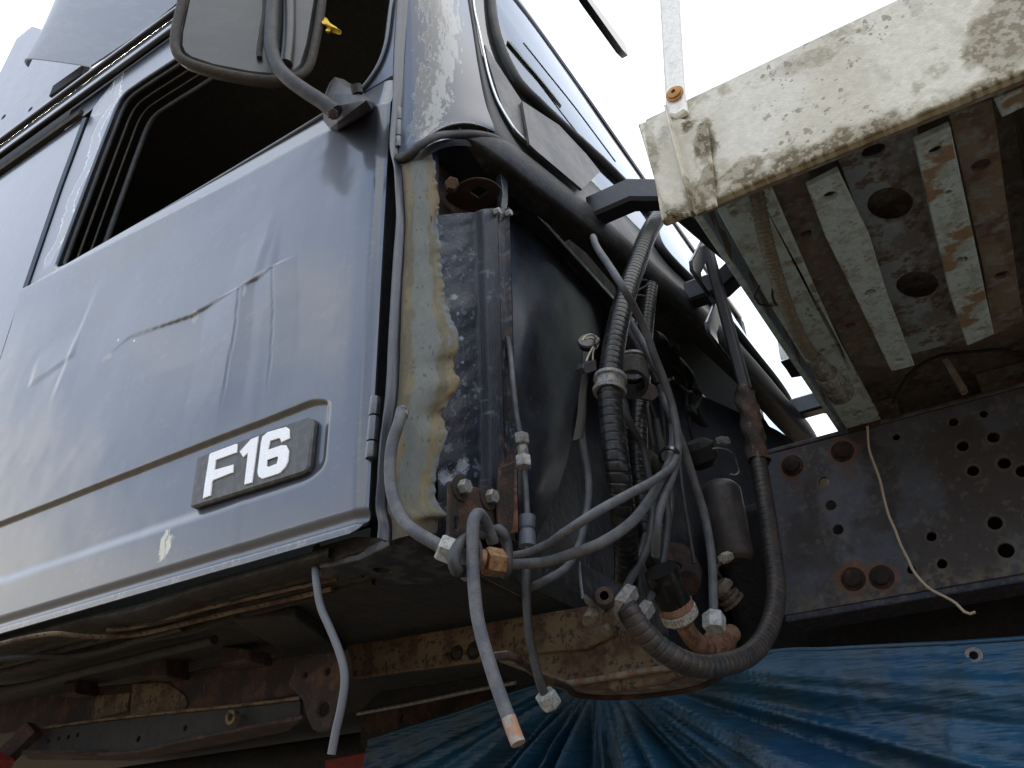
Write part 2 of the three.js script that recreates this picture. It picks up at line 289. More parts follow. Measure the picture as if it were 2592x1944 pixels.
M.soil = std({ map: rep(blotchy([122, 106, 84], [[[98, 84, 66], 'mid', 2, 0.45, 0.7, 0.8], [[140, 126, 104], 'low', 3, 0.55, 0.75, 0.6]]), 0.5), roughness: 0.95, bumpMap: rep(bumpRough, 1), bumpScale: 0.02 });
M.red = std({ map: rep(blotchy([130, 34, 26], [[[92, 40, 32], 'mid', 3, 0.5, 0.75, 0.8]]), 4), roughness: 0.7 });
M.bark = std({ color: 0x4a3a2a, roughness: 0.95 });
M.leaf = std({ color: 0x4d5f26, roughness: 0.7, side: THREE.DoubleSide });

// ---------------------------------------------------------------- the setting: ground
{
  const g = new THREE.PlaneGeometry(160, 160, 80, 80); g.rotateX(-Math.PI / 2);
  const p = g.attributes.position;
  for (let i = 0; i < p.count; i++) p.setY(i, 0.03 * (ns('low', p.getX(i) * 0.03, p.getZ(i) * 0.03) - 0.5));
  g.computeVertexNormals();
  const m = mesh('ground', boxUV(g, 1), M.soil, scene); m.userData = { kind: 'structure', label: 'bare brown earth of the yard', category: 'ground' };
}

// ---------------------------------------------------------------- the dark blue cab
const cab = thing('truck_cab', 'dark blue truck cab with its front corner panel missing and F16 on the door', 'truck cab');
const door = node('door', cab, 'dented dark blue door with an empty window opening');
{
  // skin as a grid in x, y; relief: belt crease, badge band, rolled lower edge, dents
  const X0 = -1.105, X1 = -0.005, Y0 = 1.281, Y1 = 2.126, nu = 330, nv = 300, corner = 0.028;
  const segd = (x, y, ax, ay, bx, by) => { const dx = bx - ax, dy = by - ay, t = clamp(((x - ax) * dx + (y - ay) * dy) / (dx * dx + dy * dy)); return Math.hypot(x - ax - t * dx, y - ay - t * dy); };
  const polyd = (x, y, pts) => { let d = 9; for (let i = 1; i < pts.length; i++) d = Math.min(d, segd(x, y, ...pts[i - 1], ...pts[i])); return d; };
  const A = [[-0.262, 1.9], [-0.269, 1.87], [-0.284, 1.79]], A2 = [[-0.319, 1.787], [-0.312, 1.7], [-0.316, 1.61], [-0.319, 1.53]], B = [[-0.243, 1.80], [-0.226, 1.7], [-0.220, 1.62], [-0.217, 1.53]];
  const C = [[-0.683, 1.786], [-0.62, 1.806], [-0.53, 1.795], [-0.441, 1.783], [-0.36, 1.789], [-0.284, 1.79]], D2 = [[-0.94, 1.813], [-0.812, 1.835], [-0.78, 1.98]], E2 = [[-0.92, 1.75], [-0.822, 1.785]];
  const h = (x, y) => {
    let z = 0;
    const crease = 2.053 + 0.071 * Math.pow(clamp(-x / 1.1), 1.1);
    z += y > crease ? -(y - crease) * 0.16 - 0.0016 * smooth(crease, crease + 0.004, y) : 0;     // belt
    const inX = smooth(-0.078, -0.092, x), e = x > -0.13 ? (x + 0.13) * (x + 0.13) * 6 : 0;
    z -= 0.0075 * smooth(1.503 - e, 1.4965 - e, y) * smooth(1.368 + e, 1.394 + e, y) * inX;      // band that holds the badge
    z -= 0.0055 * smooth(1.313, 1.300, y) * smooth(1.290, 1.2965, y);                             // tuck above the hem
    z -= 0.006 * smooth(-0.028, -0.005, x);
    z += 0.010 * (ns('low', x * 0.33 + 0.2, y * 0.33 + 0.6) - 0.5) * smooth(1.3, 1.4, y) * smooth(0, -0.06, x) * smooth(2.13, 2.0, y);
    // dents: flat facets that meet in sharp folds
    const ax2 = lerpTable([1.53, 1.61, 1.7, 1.787], [-0.319, -0.316, -0.312, -0.319], y), bx2 = lerpTable([1.53, 1.62, 1.7, 1.80], [-0.217, -0.220, -0.226, -0.243], y), cy = lerpTable([-0.683, -0.62, -0.53, -0.441, -0.36, -0.284, -0.243], [1.786, 1.806, 1.795, 1.783, 1.789, 1.79, 1.80], x);
    const up = smooth(1.5, 1.6, y) * (y < cy ? 1 : 0);
    const pa = x < ax2 ? clamp(1 - (ax2 - x) / 0.09) : x < bx2 ? mixn(1, 0.55, (x - ax2) / (bx2 - ax2)) - 1.1 * Math.min(x - ax2, bx2 - x) / (bx2 - ax2) : 0.55 * clamp(1 - (x - bx2) / 0.06);
    z += 0.0040 * pa * up;
    z -= up * smooth(1.52, 1.6, y) * (0.0012 * smooth(0.0025, 0.0008, Math.abs(x - ax2 - 0.003)) + 0.0010 * smooth(0.0025, 0.0008, Math.abs(x - bx2 - 0.003)));
    const wc = smooth(-0.71, -0.45, x) * smooth(-0.225, -0.25, x);
    z += y > cy ? 0.0022 * wc * clamp(1 - (y - cy) / 0.10) : 0.0008 * wc - 0.0026 * wc * smooth(cy - 0.0015, cy - 0.004, y) * clamp(1 - (cy - y) / 0.11) * (1 - 0.7 * Math.max(0, pa));
    const aa = lerpTable([1.79, 1.87, 1.92], [-0.284, -0.269, -0.262], y), fa = smooth(1.95, 1.84, y) * (y > 1.789 ? 1 : 0);
    z += 0.0018 * fa * (x < aa ? clamp(1 - (aa - x) / 0.07) : clamp(1 - (x - aa) / 0.02));
    const dy2 = lerpTable([-0.94, -0.812], [1.813, 1.835], x), wd = smooth(-0.95, -0.93, x) * smooth(-0.79, -0.815, x);
    z += 0.0018 * wd * (y > dy2 ? clamp(1 - (y - dy2) / 0.07) : clamp(1 - (dy2 - y) / 0.012));
    const dx2 = lerpTable([1.75, 1.835, 1.98], [-0.83, -0.812, -0.78], y); z += 0.0014 * smooth(1.7, 1.8, y) * smooth(2.02, 1.9, y) * (x < dx2 ? clamp(1 - (dx2 - x) / 0.015) : clamp(1 - (x - dx2) / 0.09));
    return z;
  };
  const pts = [];
  for (let j = 0; j < nv; j++) for (let i = 0; i < nu; i++) {
    let x = mixn(X0, X1, i / (nu - 1)), y = mixn(Y0, Y1, j / (nv - 1));
    const ax = x - (X1 - corner), ay = (Y0 + corner) - y;
    if (ax > 0 && ay > 0) { const m = Math.max(ax, ay), l = Math.hypot(ax, ay); x = X1 - corner + ax * m / l; y = Y0 + corner - ay * m / l; }
    pts.push(V(x, y, h(x, y)));
  }
  const map = tex(1536, 1170, (u, v) => {
    const x = mixn(X0, X1, u), y = mixn(Y0, Y1, v);
    let c = mixc([25, 30, 44], [35, 39, 50], 0.6 * smooth(0.4, 0.75, ns('low', u * 1.3, v)));
    c = mixc(c, [48, 51, 58], 0.35 * smooth(0.52, 0.8, ns('streak', u * 1.6, v * 0.8)));                       // chalky run marks
    c = mixc(c, [74, 70, 62], 0.4 * smooth(0.70, 0.84, ns('mid', u * 5, v * 5)) * smooth(0.5, 0.7, ns('low', u * 2 + 0.3, v * 2)));
    const n = ns('mid', u * 6, v * 6), nf = ns('fine', u * 3, v * 3);
    const spot = Math.hypot((x + 0.394) / 0.016, (y - 1.347) / 0.03);                                         // filler showing through a knock
    c = mixc(c, [176, 170, 146], smooth(1.05, 0.75, spot + (n - 0.5) * 1.1)); c = mixc(c, [84, 80, 72], 0.8 * smooth(0.12, 0.03, Math.abs(x + 0.394 - (n - 0.5) * 0.012) / 0.016) * smooth(1, 0.6, spot));
    for (const [dx, dy, rx, ry] of [[-0.262, 1.797, 0.02, 0.005], [-0.302, 1.772, 0.006, 0.02], [-0.675, 1.78, 0.016, 0.01], [-0.43, 1.775, 0.012, 0.014]]) {
      c = mixc(c, [124, 112, 92], 0.75 * smooth(1.1, 0.6, Math.hypot((x - dx) / rx, (y - dy) / ry) + (n - 0.5) * 1.2));
    }
    const cr = polyd(x, y, C); c = mixc(c, [26, 20, 17], 0.9 * smooth(0.0022, 0.001, cr + (nf - 0.5) * 0.0012) * smooth(-0.40, -0.34, x));
    const cr2 = Math.min(polyd(x, y, A2), polyd(x, y, A)); c = mixc(c, [34, 27, 22], 0.7 * smooth(0.0022, 0.001, cr2 + (nf - 0.5) * 0.002));
    if (Math.abs(y - 1.5) < 0.006 && x < -0.1) c = mixc(c, [54, 46, 30], 0.8 * smooth(0.3, 0.6, n));           // grime in the band's edge
    c = mixc(c, [110, 106, 90], 0.7 * smooth(0.62, 0.8, ns('mid', u * 9, v * 9)) * smooth(1.302, 1.29, y));
    for (const [sx, sy] of [[-0.602, 1.79], [-0.30, 1.40], [-0.655, 1.812]]) c = mixc(c, [220, 220, 216], smooth(1, 0.5, Math.hypot((x - sx) / 0.003, (y - sy) / 0.004)));
    const g = 1 + (nf - 0.5) * 0.14; return [c[0] * g, c[1] * g, c[2] * g];
  });
  const rough = grey(512, 512, (u, v) => 0.6 + 0.4 * (0.5 * ns('streak', u, v) + 0.3 * ns('low', u * 2, v * 2) + 0.2 * ns('fine', u * 2, v * 2)));
  M.doorPaint = phys({ map, roughness: 0.5, clearcoat: 1, clearcoatRoughness: 0.16, clearcoatRoughnessMap: rough, ior: 1.65 });
  mesh('door_skin', gridGeo(pts, nu, nv, 0.004), M.doorPaint, door);
  // window surround: a sheet with the opening cut out
  const outer = [[-1.105, 2.129], [-1.09, 2.45], [-1.062, 2.72], [-0.98, 2.79], [-0.0, 2.79], [0.0, 2.129]];
  const inner = [[-0.998, 2.152], [-0.988, 2.139], [-0.96, 2.1305], [-0.13, 2.1305], [-0.085, 2.136], [-0.05, 2.165], [-0.03, 2.21], [-0.021, 2.30], [-0.018, 2.60], [-0.05, 2.655], [-0.69, 2.664], [-0.86, 2.672], [-0.905, 2.668], [-0.928, 2.645], [-0.945, 2.56], [-0.975, 2.34]];
  const at = (l, z) => l.map(([x, y]) => [x, y, z]);
  const fr = plate(at(outer, -0.0135), 0.01, { bevel: 0.003, holes: [at(inner, -0.0135)] });
  // paint worn off the rear upright in flakes
  const fmap = tex(1024, 1024, (u, v) => {
    const x = mixn(-1.15, 0.05, u), y = mixn(2.1, 2.82, v);
    let c = mixc([34, 38, 50], [52, 55, 63], 0.6 * smooth(0.4, 0.75, ns('low', u * 2, v * 2)));
    const mid = -1.043 + (y - 2.15) * 0.125 + 0.012 * Math.sin(y * 31), n = ns('mid', u * 7, v * 4);
    const w = 0.014 + 0.012 * ns('low', u, v * 3), d = Math.abs(x - mid) / w + (n - 0.5) * 0.9, on = smooth(2.16, 2.2, y) * smooth(0.38, 0.46, ns('low', 0.3, v * 1.7) + 0.1);
    c = mixc(c, [188, 190, 190], smooth(1.08, 0.98, d) * on); c = mixc(c, [94, 95, 96], smooth(0.86, 0.78, d) * on);
    const t = Math.hypot((x + 0.99) / 0.045, (y - 2.70) / 0.05) + (n - 0.5) * 1.2; c = mixc(c, [140, 132, 118], smooth(1, 0.85, t)); c = mixc(c, [84, 80, 76], smooth(0.8, 0.7, t));
    return c;
  });
  { const p = fr.attributes.position, uv = fr.attributes.uv; for (let i = 0; i < p.count; i++) uv.setXY(i, (p.getX(i) + 1.15) / 1.2, (p.getY(i) - 2.1) / 0.72); }
  M.framePaint = phys({ map: fmap, roughness: 0.45, clearcoat: 1, clearcoatRoughness: 0.2 });
  mesh('window_surround', fr, M.framePaint, door);
  const loop = (dx, z, r, mat, name) => {
    const cx = -0.5, cy = 2.4, list = inner.map(([x, y]) => [cx + (x - cx) * (1 - dx * 2.0), cy + (y - cy) * (1 - dx * 3.4), z]);
    mesh(name, sweep([...list, list[0]], r, { step: 0.012, nt: 8, caps: false }), mat, door);
  };
  loop(0.0, -0.011, 0.005, M.framePaint, 'window_bead');
  loop(0.012, -0.022, 0.0055, M.trim, 'window_seal'); loop(0.024, -0.040, 0.003, M.conduit, 'window_channel'); loop(0.036, -0.058, 0.0025, M.conduit, 'window_channel'); loop(0.046, -0.08, 0.007, M.trim, 'window_seal');
  // F16 badge
  const bp = 'badge';
  const bz = (l) => l;
  mesh('badge_plate', plate([[-0.3487,1.3949,0.004],[-0.3503,1.417,0.004],[-0.3518,1.4772,0.004],[-0.1957,1.4772,0.004],[-0.1203,1.4741,0.004],[-0.1124,1.4695,0.004],[-0.1073,1.4623,0.004],[-0.1081,1.3962,0.004],[-0.1113,1.3885,0.004],[-0.1218,1.3866,0.004],[-0.3431,1.392,0.004]], 0.012, { bevel: 0.003 }), M.badge, door);
  const letters = [
    [[[-0.3186,1.3991,0.0062],[-0.3197,1.4218,0.0062],[-0.3199,1.4716,0.0062],[-0.3173,1.473,0.0062],[-0.2621,1.4728,0.0062],[-0.2594,1.4711,0.0062],[-0.2586,1.4571,0.0062],[-0.3027,1.4573,0.0062],[-0.3029,1.4413,0.0062],[-0.2619,1.4388,0.0062],[-0.2603,1.4255,0.0062],[-0.3014,1.4242,0.0062],[-0.3037,1.4217,0.0062],[-0.3028,1.4,0.0062]]],
    [[[-0.2319,1.3986,0.0062],[-0.2329,1.4492,0.0062],[-0.2421,1.4446,0.0062],[-0.2517,1.4567,0.0062],[-0.2307,1.4711,0.0062],[-0.2155,1.4713,0.0062],[-0.2162,1.3977,0.0062]]],
    [[[-0.1958,1.3979,0.0062],[-0.2044,1.4042,0.0062],[-0.2075,1.411,0.0062],[-0.208,1.4581,0.0062],[-0.2064,1.468,0.0062],[-0.1966,1.4724,0.0062],[-0.1595,1.4694,0.0062],[-0.1523,1.4636,0.0062],[-0.1496,1.4479,0.0062],[-0.1657,1.4464,0.0062],[-0.1681,1.4524,0.0062],[-0.1714,1.4549,0.0062],[-0.1888,1.4555,0.0062],[-0.1913,1.4423,0.0062],[-0.1651,1.4418,0.0062],[-0.1553,1.4389,0.0062],[-0.1485,1.4284,0.0062],[-0.1479,1.4124,0.0062],[-0.1511,1.4044,0.0062],[-0.1612,1.3974,0.0062]], [[-0.1903,1.4158,0.0062],[-0.1901,1.4263,0.0062],[-0.1691,1.4261,0.0062],[-0.1671,1.4228,0.0062],[-0.1686,1.4137,0.0062],[-0.1848,1.4128,0.0062]]],
  ];
  for (const [o, hole] of letters) mesh('letter', plate(o, 0.003, { bevel: 0.0006, holes: hole ? [hole] : [] }), M.white, door);
  // hinges in the gap at the front edge
  for (const [a, b] of [[[0,1.4679,-0.002], [-0.0027,1.378,-0.002]], [[0.016, 2.02, -0.006], [0.017, 1.93, -0.006]]]) {
    const A = V(a), B = V(b);
    for (const [s, e] of [[0, 0.3], [0.33, 0.72], [0.75, 1]]) mesh('hinge_knuckle', cyl(A.clone().lerp(B, s).toArray(), A.clone().lerp(B, e).toArray(), 0.0075), M.paintDull, door);
  }
  mesh('door_inner_panel', box(-1.08, -0.02, 1.31, 2.1, -0.06, -0.02), M.under, door);
}
{ // flank behind the door, gutter, roof fairings
  mesh('rear_side_panel', plate([[-2.6, 1.27, -0.006], [-2.6, 2.69, -0.006], [-1.078, 2.69, -0.006], [-1.097, 2.45, -0.006], [-1.110, 2.13, -0.006], [-1.110, 1.27, -0.006]], 0.02, { bevel: 0.006 }), M.paint, cab);
  mesh('side_trim_strip', bar([-2.6, 2.705, 0.0], [-1.085, 2.70, 0.0], 0.012, 0.022), M.sill, cab);
  mesh('pillar_panel', plate([[-1.2, 2.72, -0.02], [-1.2, 2.80, -0.02], [-0.99, 2.80, -0.02], [-1.055, 2.73, -0.02]], 0.01), M.paintDull, cab);
  mesh('gutter_lip', bar([-2.6, 2.80, -0.002], [0.03, 2.80, -0.002], 0.014, 0.022, { bevel: 0.005 }), M.paint, cab);
  mesh('gutter_channel', bar([-2.6, 2.83, -0.012], [0.03, 2.83, -0.012], 0.02, 0.034), M.trim, cab);
  mesh('gutter_edge', bar([-2.6, 2.855, 0.004], [0.03, 2.855, 0.004], 0.018, 0.014, { bevel: 0.005 }), M.paint, cab);
  // side fairing on the roof: a bowed sheet and the panel it is bolted over
  const top = [[-1.8121,3.913,-0.1],[-1.4024,3.5543,-0.075],[-0.8433,3.3065,-0.06]], bot = [[-1.8492,3.5121,-0.1],[-1.4303,3.1398,-0.06],[-1.1834,2.9827,-0.045]];
  const fl = [[bot[0], bot[1], bot[2]], [mixp(bot[0], top[0], 0.5), mixp(bot[1], top[1], 0.5), mixp(bot[2], top[2], 0.5)], top];
  const fair = strip([[-1.7954,3.9094,-0.09],[-1.7923,3.664,-0.09],[-1.8213,3.4855,-0.09]], [[-0.6271,3.0237,-0.05],[-0.9019,2.9726,-0.05],[-1.1941,2.9927,-0.05]], [[0, 0, 0, 0], [0.1, 0, 0, 0.03], [0.3, 0, 0, 0.045], [1, 0, 0, 0.02]], 8, { th: 0.006 });
  mesh('roof_fairing', fair, M.fairing = phys({ map: rep(blotchy([44, 49, 60], [[[62, 65, 68], 'low', 2, 0.45, 0.75, 0.7], [[84, 82, 72], 'mid', 3, 0.62, 0.8, 0.5]]), 1), roughness: 0.5, clearcoat: 0.4, clearcoatRoughness: 0.3 }), cab);
  mesh('fairing_bracket', bar([-1.5565,3.1831,-0.1], [-1.382,3.1725,-0.1], 0.02, 0.05), M.under, cab);
  const back = [[-2.5954,3.551,-0.2],[-2.6484,3.9041,-0.2],[-2.4074,3.9717,-0.2],[-2.3761,4.1659,-0.2],[-2.2558,4.1643,-0.2],[-2.1181,4.0343,-0.2],[-1.949,3.8698,-0.2],[-1.5077,3.3377,-0.2],[-1.5387,3.3133,-0.2],[-2.0302,3.3204,-0.2],[-2.3615,3.3603,-0.2]];
  mesh('rear_fairing', plate(back, 0.02, { bevel: 0.004, discs: [[[-1.966,3.4585,-0.2], 0.012, 0.008], [[-2.1855,3.5542,-0.2], 0.013, 0.009]] }), M.paintDull, cab);
  mesh('roof', box(-2.6, 0.0, 2.865, 2.91, -2.25, -0.03, 0.02), M.paint, cab);
  mesh('headlining', box(-2.55, -0.03, 2.82, 2.862, -2.2, -0.04), M.vinyl, cab);
  mesh('rear_wall', box(-2.6, -2.56, 1.3, 2.86, -2.25, -0.04), M.vinyl, cab);
  mesh('far_side_wall', box(-2.55, 0.0, 1.3, 2.86, -2.25, -2.2), M.vinyl, cab);
  mesh('bunk', box(-2.54, -1.15, 1.3, 2.15, -2.18, -0.06, 0.03), M.vinyl, cab);
  mesh('roof_strut', bar([-1.9772,4.3368,-0.9], [-1.3194,3.5388,-0.9], 0.03, 0.02), M.under, cab);
  mesh('dashboard', box(-0.4, -0.06, 1.6, 2.1, -2.15, -0.08, 0.03), M.vinyl, cab);
}
function mixp(a, b, t) { return [mixn(a[0], b[0], t), mixn(a[1], b[1], t), mixn(a[2], b[2], t)]; }
{ // door post flange: folded edge of the front pillar, top to bottom
  const L = [[0.0031,2.3546,0.002],[0.0019,2.1641,0.002],[0.0062,2.0261,0.002],[0.0056,1.9344,0.002],[0.0169,1.8767,0.002],[0.023,1.8234,0.002],[0.0273,1.7639,0.002],[0.0248,1.6998,0.002],[0.0222,1.5737,0.002],[0.0217,1.4863,0.002],[0.0204,1.4061,0.002],[0.016,1.3196,0.002],[0.0143,1.2984,0.002],[0.0199,1.2783,0.002],[0.0179,1.2633,0.002]], Rr = [[0.0275,2.3422,-0.004],[0.0233,2.1551,-0.004],[0.0227,2.0642,-0.004],[0.0189,1.9152,-0.004],[0.0282,1.8713,-0.004],[0.033,1.816,-0.004],[0.0378,1.7593,-0.004],[0.0366,1.6984,-0.004],[0.0344,1.5428,-0.004],[0.034,1.4576,-0.004],[0.0245,1.3938,-0.004],[0.0237,1.3196,-0.004],[0.0232,1.3006,-0.004],[0.0313,1.2864,-0.004],[0.0327,1.2576,-0.004]];
  mesh('pillar_flange', strip(L, Rr, [[0, 0, 0, -0.016], [0.02, 0, 0, 0], [0.45, 0, 0, 0.010], [0.6, 0, 0, 0.009], [1, 0, 0, 0], [1.02, 0, 0, -0.012]], 60, { th: 0.0015, smoothU: false }), M.paintDull, cab);
  mesh('door_jamb', plate([[-0.02, 1.29, -0.045], [-0.02, 2.6, -0.045], [0.05, 2.6, -0.045], [0.06, 1.29, -0.045]], 0.02), M.paint, cab);
  // upper pillar panel, curved round the corner, with a long patch of peeling lacquer
  const left = [[0.0215,2.3894,-0.004],[0.025,2.2241,-0.004],[0.0233,2.1023,-0.004],[0.0212,2.0011,-0.004],[0.0207,1.9162,-0.004],[0.0291,1.896,-0.004]], right = [[0.032,2.594,-0.1739],[0.0711,2.3498,-0.1474],[0.0935,2.2077,-0.1303],[0.1135,2.0863,-0.1209],[0.1288,2.0021,-0.1208],[0.1299,1.9878,-0.1242]];
  const rows = left.map((a, i) => { const b = right[i], bottom = [0, 0, 0, 0, -0.0, 0][i]; return [0, 0.08, 0.2, 0.4, 0.6, 0.8, 1].map((t) => { const z = mixn(a[2], b[2], t), y = mixn(a[1], b[1], t) + (i > 3 ? 0.03 * Math.sin(Math.PI * Math.min(1, t * 0.8)) * (i === 3 ? 0.3 : 1) : 0); const edge = mixn(a[0], b[0], t), bow = 0.022 * Math.sin(Math.PI * Math.pow(t, 0.75)); return [edge + bow, y, z + bow * 0.9]; }); });
  const pmap = tex(768, 1024, (uu, v) => {
    const u = lerpTable([0, 1, 2, 3, 4, 5, 6], [0, 0.08, 0.2, 0.4, 0.6, 0.8, 1], uu * 6);
    const n = ns('mid', u * 2.2, v * 2.6), nf = ns('fine', u * 1.5, v * 2), lo = ns('low', u, v * 1.6);
    let c = mixc([27, 36, 58], [38, 46, 66], 0.5 * smooth(0.4, 0.75, lo));
    const mid = lerpTable([0, 0.25, 0.45, 0.6, 0.75, 0.92, 1], [0.5, 0.52, 0.42, 0.33, 0.28, 0.2, 0.15], v), w = lerpTable([0, 0.3, 0.5, 0.75, 0.93, 1], [0.28, 0.24, 0.2, 0.17, 0.05, 0], v);
    const d = (u - mid) / Math.max(w, 1e-3) + (n - 0.5) * 1.6, edge = Math.abs(d) + (nf - 0.5) * 0.5;
    c = mixc(c, [132, 134, 130], 0.92 * smooth(1.05, 0.9, edge));
    c = mixc(c, [58, 58, 57], 0.9 * smooth(0.1, -0.25, d + (nf - 0.5) * 0.9) * smooth(0.9, 0.75, edge));
    c = mixc(c, [30, 36, 50], 0.8 * smooth(0.11, 0.05, u + (n - 0.5) * 0.05));
    c = mixc(c, [188, 186, 170], 0.8 * smooth(0.72, 0.8, ns('mid', u * 4, v * 4)) * smooth(0.86, 0.95, v));
    return c;
  });
  mesh('front_pillar', loft(rows, { ru: 5, rv: 8, th: 0.003 }), phys({ map: pmap, roughness: 0.5, clearcoat: 0.7, clearcoatRoughness: 0.22 }), cab);
  // turned lower lip of that panel
  mesh('pillar_lip', sweep([[0.0211,1.9009,-0.002],[0.0417,1.8925,0],[0.0614,1.9048,-0.004],[0.0811,1.9266,-0.02],[0.0905,1.9557,-0.0511],[0.1041,1.9726,-0.0783],[0.1181,1.9846,-0.1063],[0.128,1.9924,-0.1345],[0.1338,1.9909,-0.1624]], 0.0085, { step: 0.006 }), M.trim, cab);
  mesh('pillar_lip_flange', strip([[0.0255,1.8909,-0.004],[0.057,1.8952,-0.004],[0.0934,1.8961,-0.004],[0.0944,1.9516,-0.0587],[0.112,1.972,-0.094],[0.1258,1.9769,-0.1241]], [[0.0214,1.8796,-0.012],[0.0557,1.8845,-0.012],[0.0723,1.8969,-0.02],[0.0846,1.9408,-0.0593],[0.1062,1.9632,-0.1024],[0.1196,1.9764,-0.1423]], [[0], [0.5, 0, 0, 0.002], [1]], 20, { th: 0.002 }), M.paintDull, cab);
  // ochre sealant-stained corner sheet, torn along its inner edge
  const cl = [[0.0279,1.8747,-0.003],[0.0339,1.8148,-0.003],[0.0387,1.7582,-0.003],[0.0374,1.6973,-0.003],[0.0369,1.6226,-0.003],[0.0369,1.5414,-0.003],[0.0357,1.4566,-0.003],[0.0269,1.3927,-0.003],[0.0261,1.3187,-0.003],[0.0264,1.2982,-0.003],[0.0337,1.2844,-0.003],[0.0364,1.2576,-0.003]], crr = [[0.0646,1.9088,-0.03],[0.075,1.8844,-0.03],[0.0773,1.8494,-0.03],[0.0822,1.8138,-0.03],[0.0841,1.7948,-0.03],[0.081,1.7556,-0.03],[0.083,1.7339,-0.03],[0.0892,1.7088,-0.03],[0.0877,1.6886,-0.03],[0.0921,1.6493,-0.03],[0.0956,1.614,-0.03],[0.1005,1.5927,-0.03],[0.1124,1.5559,-0.03],[0.12,1.528,-0.03],[0.1184,1.5108,-0.03],[0.1092,1.498,-0.03],[0.1197,1.4628,-0.03],[0.107,1.4453,-0.03],[0.0922,1.4232,-0.03],[0.0997,1.3952,-0.03],[0.0897,1.3601,-0.03],[0.0814,1.3255,-0.03],[0.0867,1.3,-0.03],[0.1043,1.2819,-0.03],[0.0891,1.2784,-0.03],[0.085,1.2639,-0.03]];
  const ymap = tex(512, 1536, (uu, v) => {
    const u = lerpTable([0, 1, 2, 3, 4, 5], [0, 0.06, 0.3, 0.6, 0.85, 1], uu * 5);
    const n = ns('mid', u * 0.8, v * 3), lo = ns('low', u * 0.5, v * 1.8), nf = ns('fine', u * 0.8, v * 3);
    let c = mixc([104, 93, 64], [84, 76, 55], smooth(0.35, 0.7, ns('mid', u * 0.5 + 0.2, v * 1.4)));
    const band = 0.46 + 0.2 * (ns('low', 0.2, v * 1.2) - 0.5), gy = Math.abs(u - band) / (0.12 + 0.16 * lo) + (n - 0.5) * 0.7;
    c = mixc(c, [92, 99, 100], 0.75 * smooth(1.1, 0.75, gy) * smooth(0.99, 0.85, v));
    c = mixc(c, [74, 65, 46], 0.7 * smooth(0.24, 0.08, u + (n - 0.5) * 0.15));
    c = mixc(c, [112, 84, 48], 0.4 * smooth(0.8, 0.95, u + (n - 0.5) * 0.3) * smooth(0.52, 0.64, ns('low', u * 0.5, v * 3 + 0.4)));
    c = mixc(c, [90, 98, 106], 0.75 * smooth(0.84, 0.95, u + (n - 0.5) * 0.3) * smooth(0.46, 0.56, ns('low', u * 0.5 + 0.3, v * 2)));
    c = mixc(c, [58, 48, 34], 0.6 * smooth(0.78, 0.83, ns('mid', u * 1.4 + 0.5, v * 6)) * smooth(0.5, 0.65, ns('mid', u * 0.5 + 0.1, v * 2 + 0.2)));
    c = mixc(c, [70, 58, 40], 0.6 * smooth(0.94, 0.99, v + (n - 0.5) * 0.06));
    const g = 1 + (nf - 0.5) * 0.14; return [c[0] * g, c[1] * g, c[2] * g];
  });
  mesh('corner_panel', strip(cl, crr, [[0, 0, 0, -0.004], [0.06, 0, 0, 0.002], [0.3, 0.002, 0, 0.006], [0.6, 0.003, 0, 0.007], [0.85, 0.002, 0, 0.004], [1, 0, 0, 0.001]], 120, { jag: 0.0022, th: 0.0025, bend: (u, v) => 0.003 * (ns('mid', u * 0.3, v * 0.8) - 0.5) * smooth(0.02, 0.2, u) + 0.003 * smooth(0.5, 0.9, u) * smooth(1, 0.94, u) * (ns('mid', u * 0.5 + 0.3, v * 3) - 0.5) * smooth(0.3, 0.5, v) }), std({ map: ymap, roughness: 0.62, bumpMap: rep(bumpRough, 2), bumpScale: 0.0015 }), cab);
  // inner channel with two pressed ribs, rusting at its foot
  const cmap = tex(512, 1536, (uu, v) => {
    const u = lerpTable([0, 1, 2, 3, 4, 5, 6, 7, 8, 9], [0, 0.3, 0.56, 0.585, 0.70, 0.79, 0.81, 0.965, 1, 1.005], uu * 9);
    const n = ns('mid', u * 1.5, v * 4), lo = ns('low', u, v * 2.4), nf = ns('fine', u, v * 4);
    let c = mixc([17, 20, 30], [28, 33, 45], 0.7 * smooth(0.42, 0.75, lo));
    c = mixc(c, [92, 97, 106], 0.7 * smooth(0.66, 0.8, ns('mid', u * 1.1 + 0.4, v * 4.4)) * smooth(0.35, 0.6, ns('low', u + 0.3, v * 3)));
    for (const [sx, sy, sr] of [[0.22, 0.30, 0.05], [0.3, 0.44, 0.04], [0.3, 0.52, 0.02], [0.1, 0.86, 0.13], [0.3, 0.83, 0.09], [0.25, 0.36, 0.03]]) c = mixc(c, [128, 136, 146], 0.85 * smooth(1, 0.6, Math.hypot((u - sx) / sr, (v - sy) * 4.2 / sr) + (nf - 0.5) * 1.4));
    c = mixc(c, [104, 64, 44], 0.9 * smooth(0.80, 0.9, v + (n - 0.5) * 0.3) * smooth(0.68, 0.78, u + (n - 0.5) * 0.1)); c = mixc(c, [132, 86, 58], 0.8 * smooth(0.86, 0.93, v + (nf - 0.5) * 0.2) * smooth(0.8, 0.9, u));
    c = mixc(c, [60, 42, 36], 0.8 * smooth(0.62, 0.74, n) * smooth(0.9, 0.97, u + (n - 0.5) * 0.1));
    const g = 1 + (nf - 0.5) * 0.2; return [c[0] * g, c[1] * g, c[2] * g];
  });
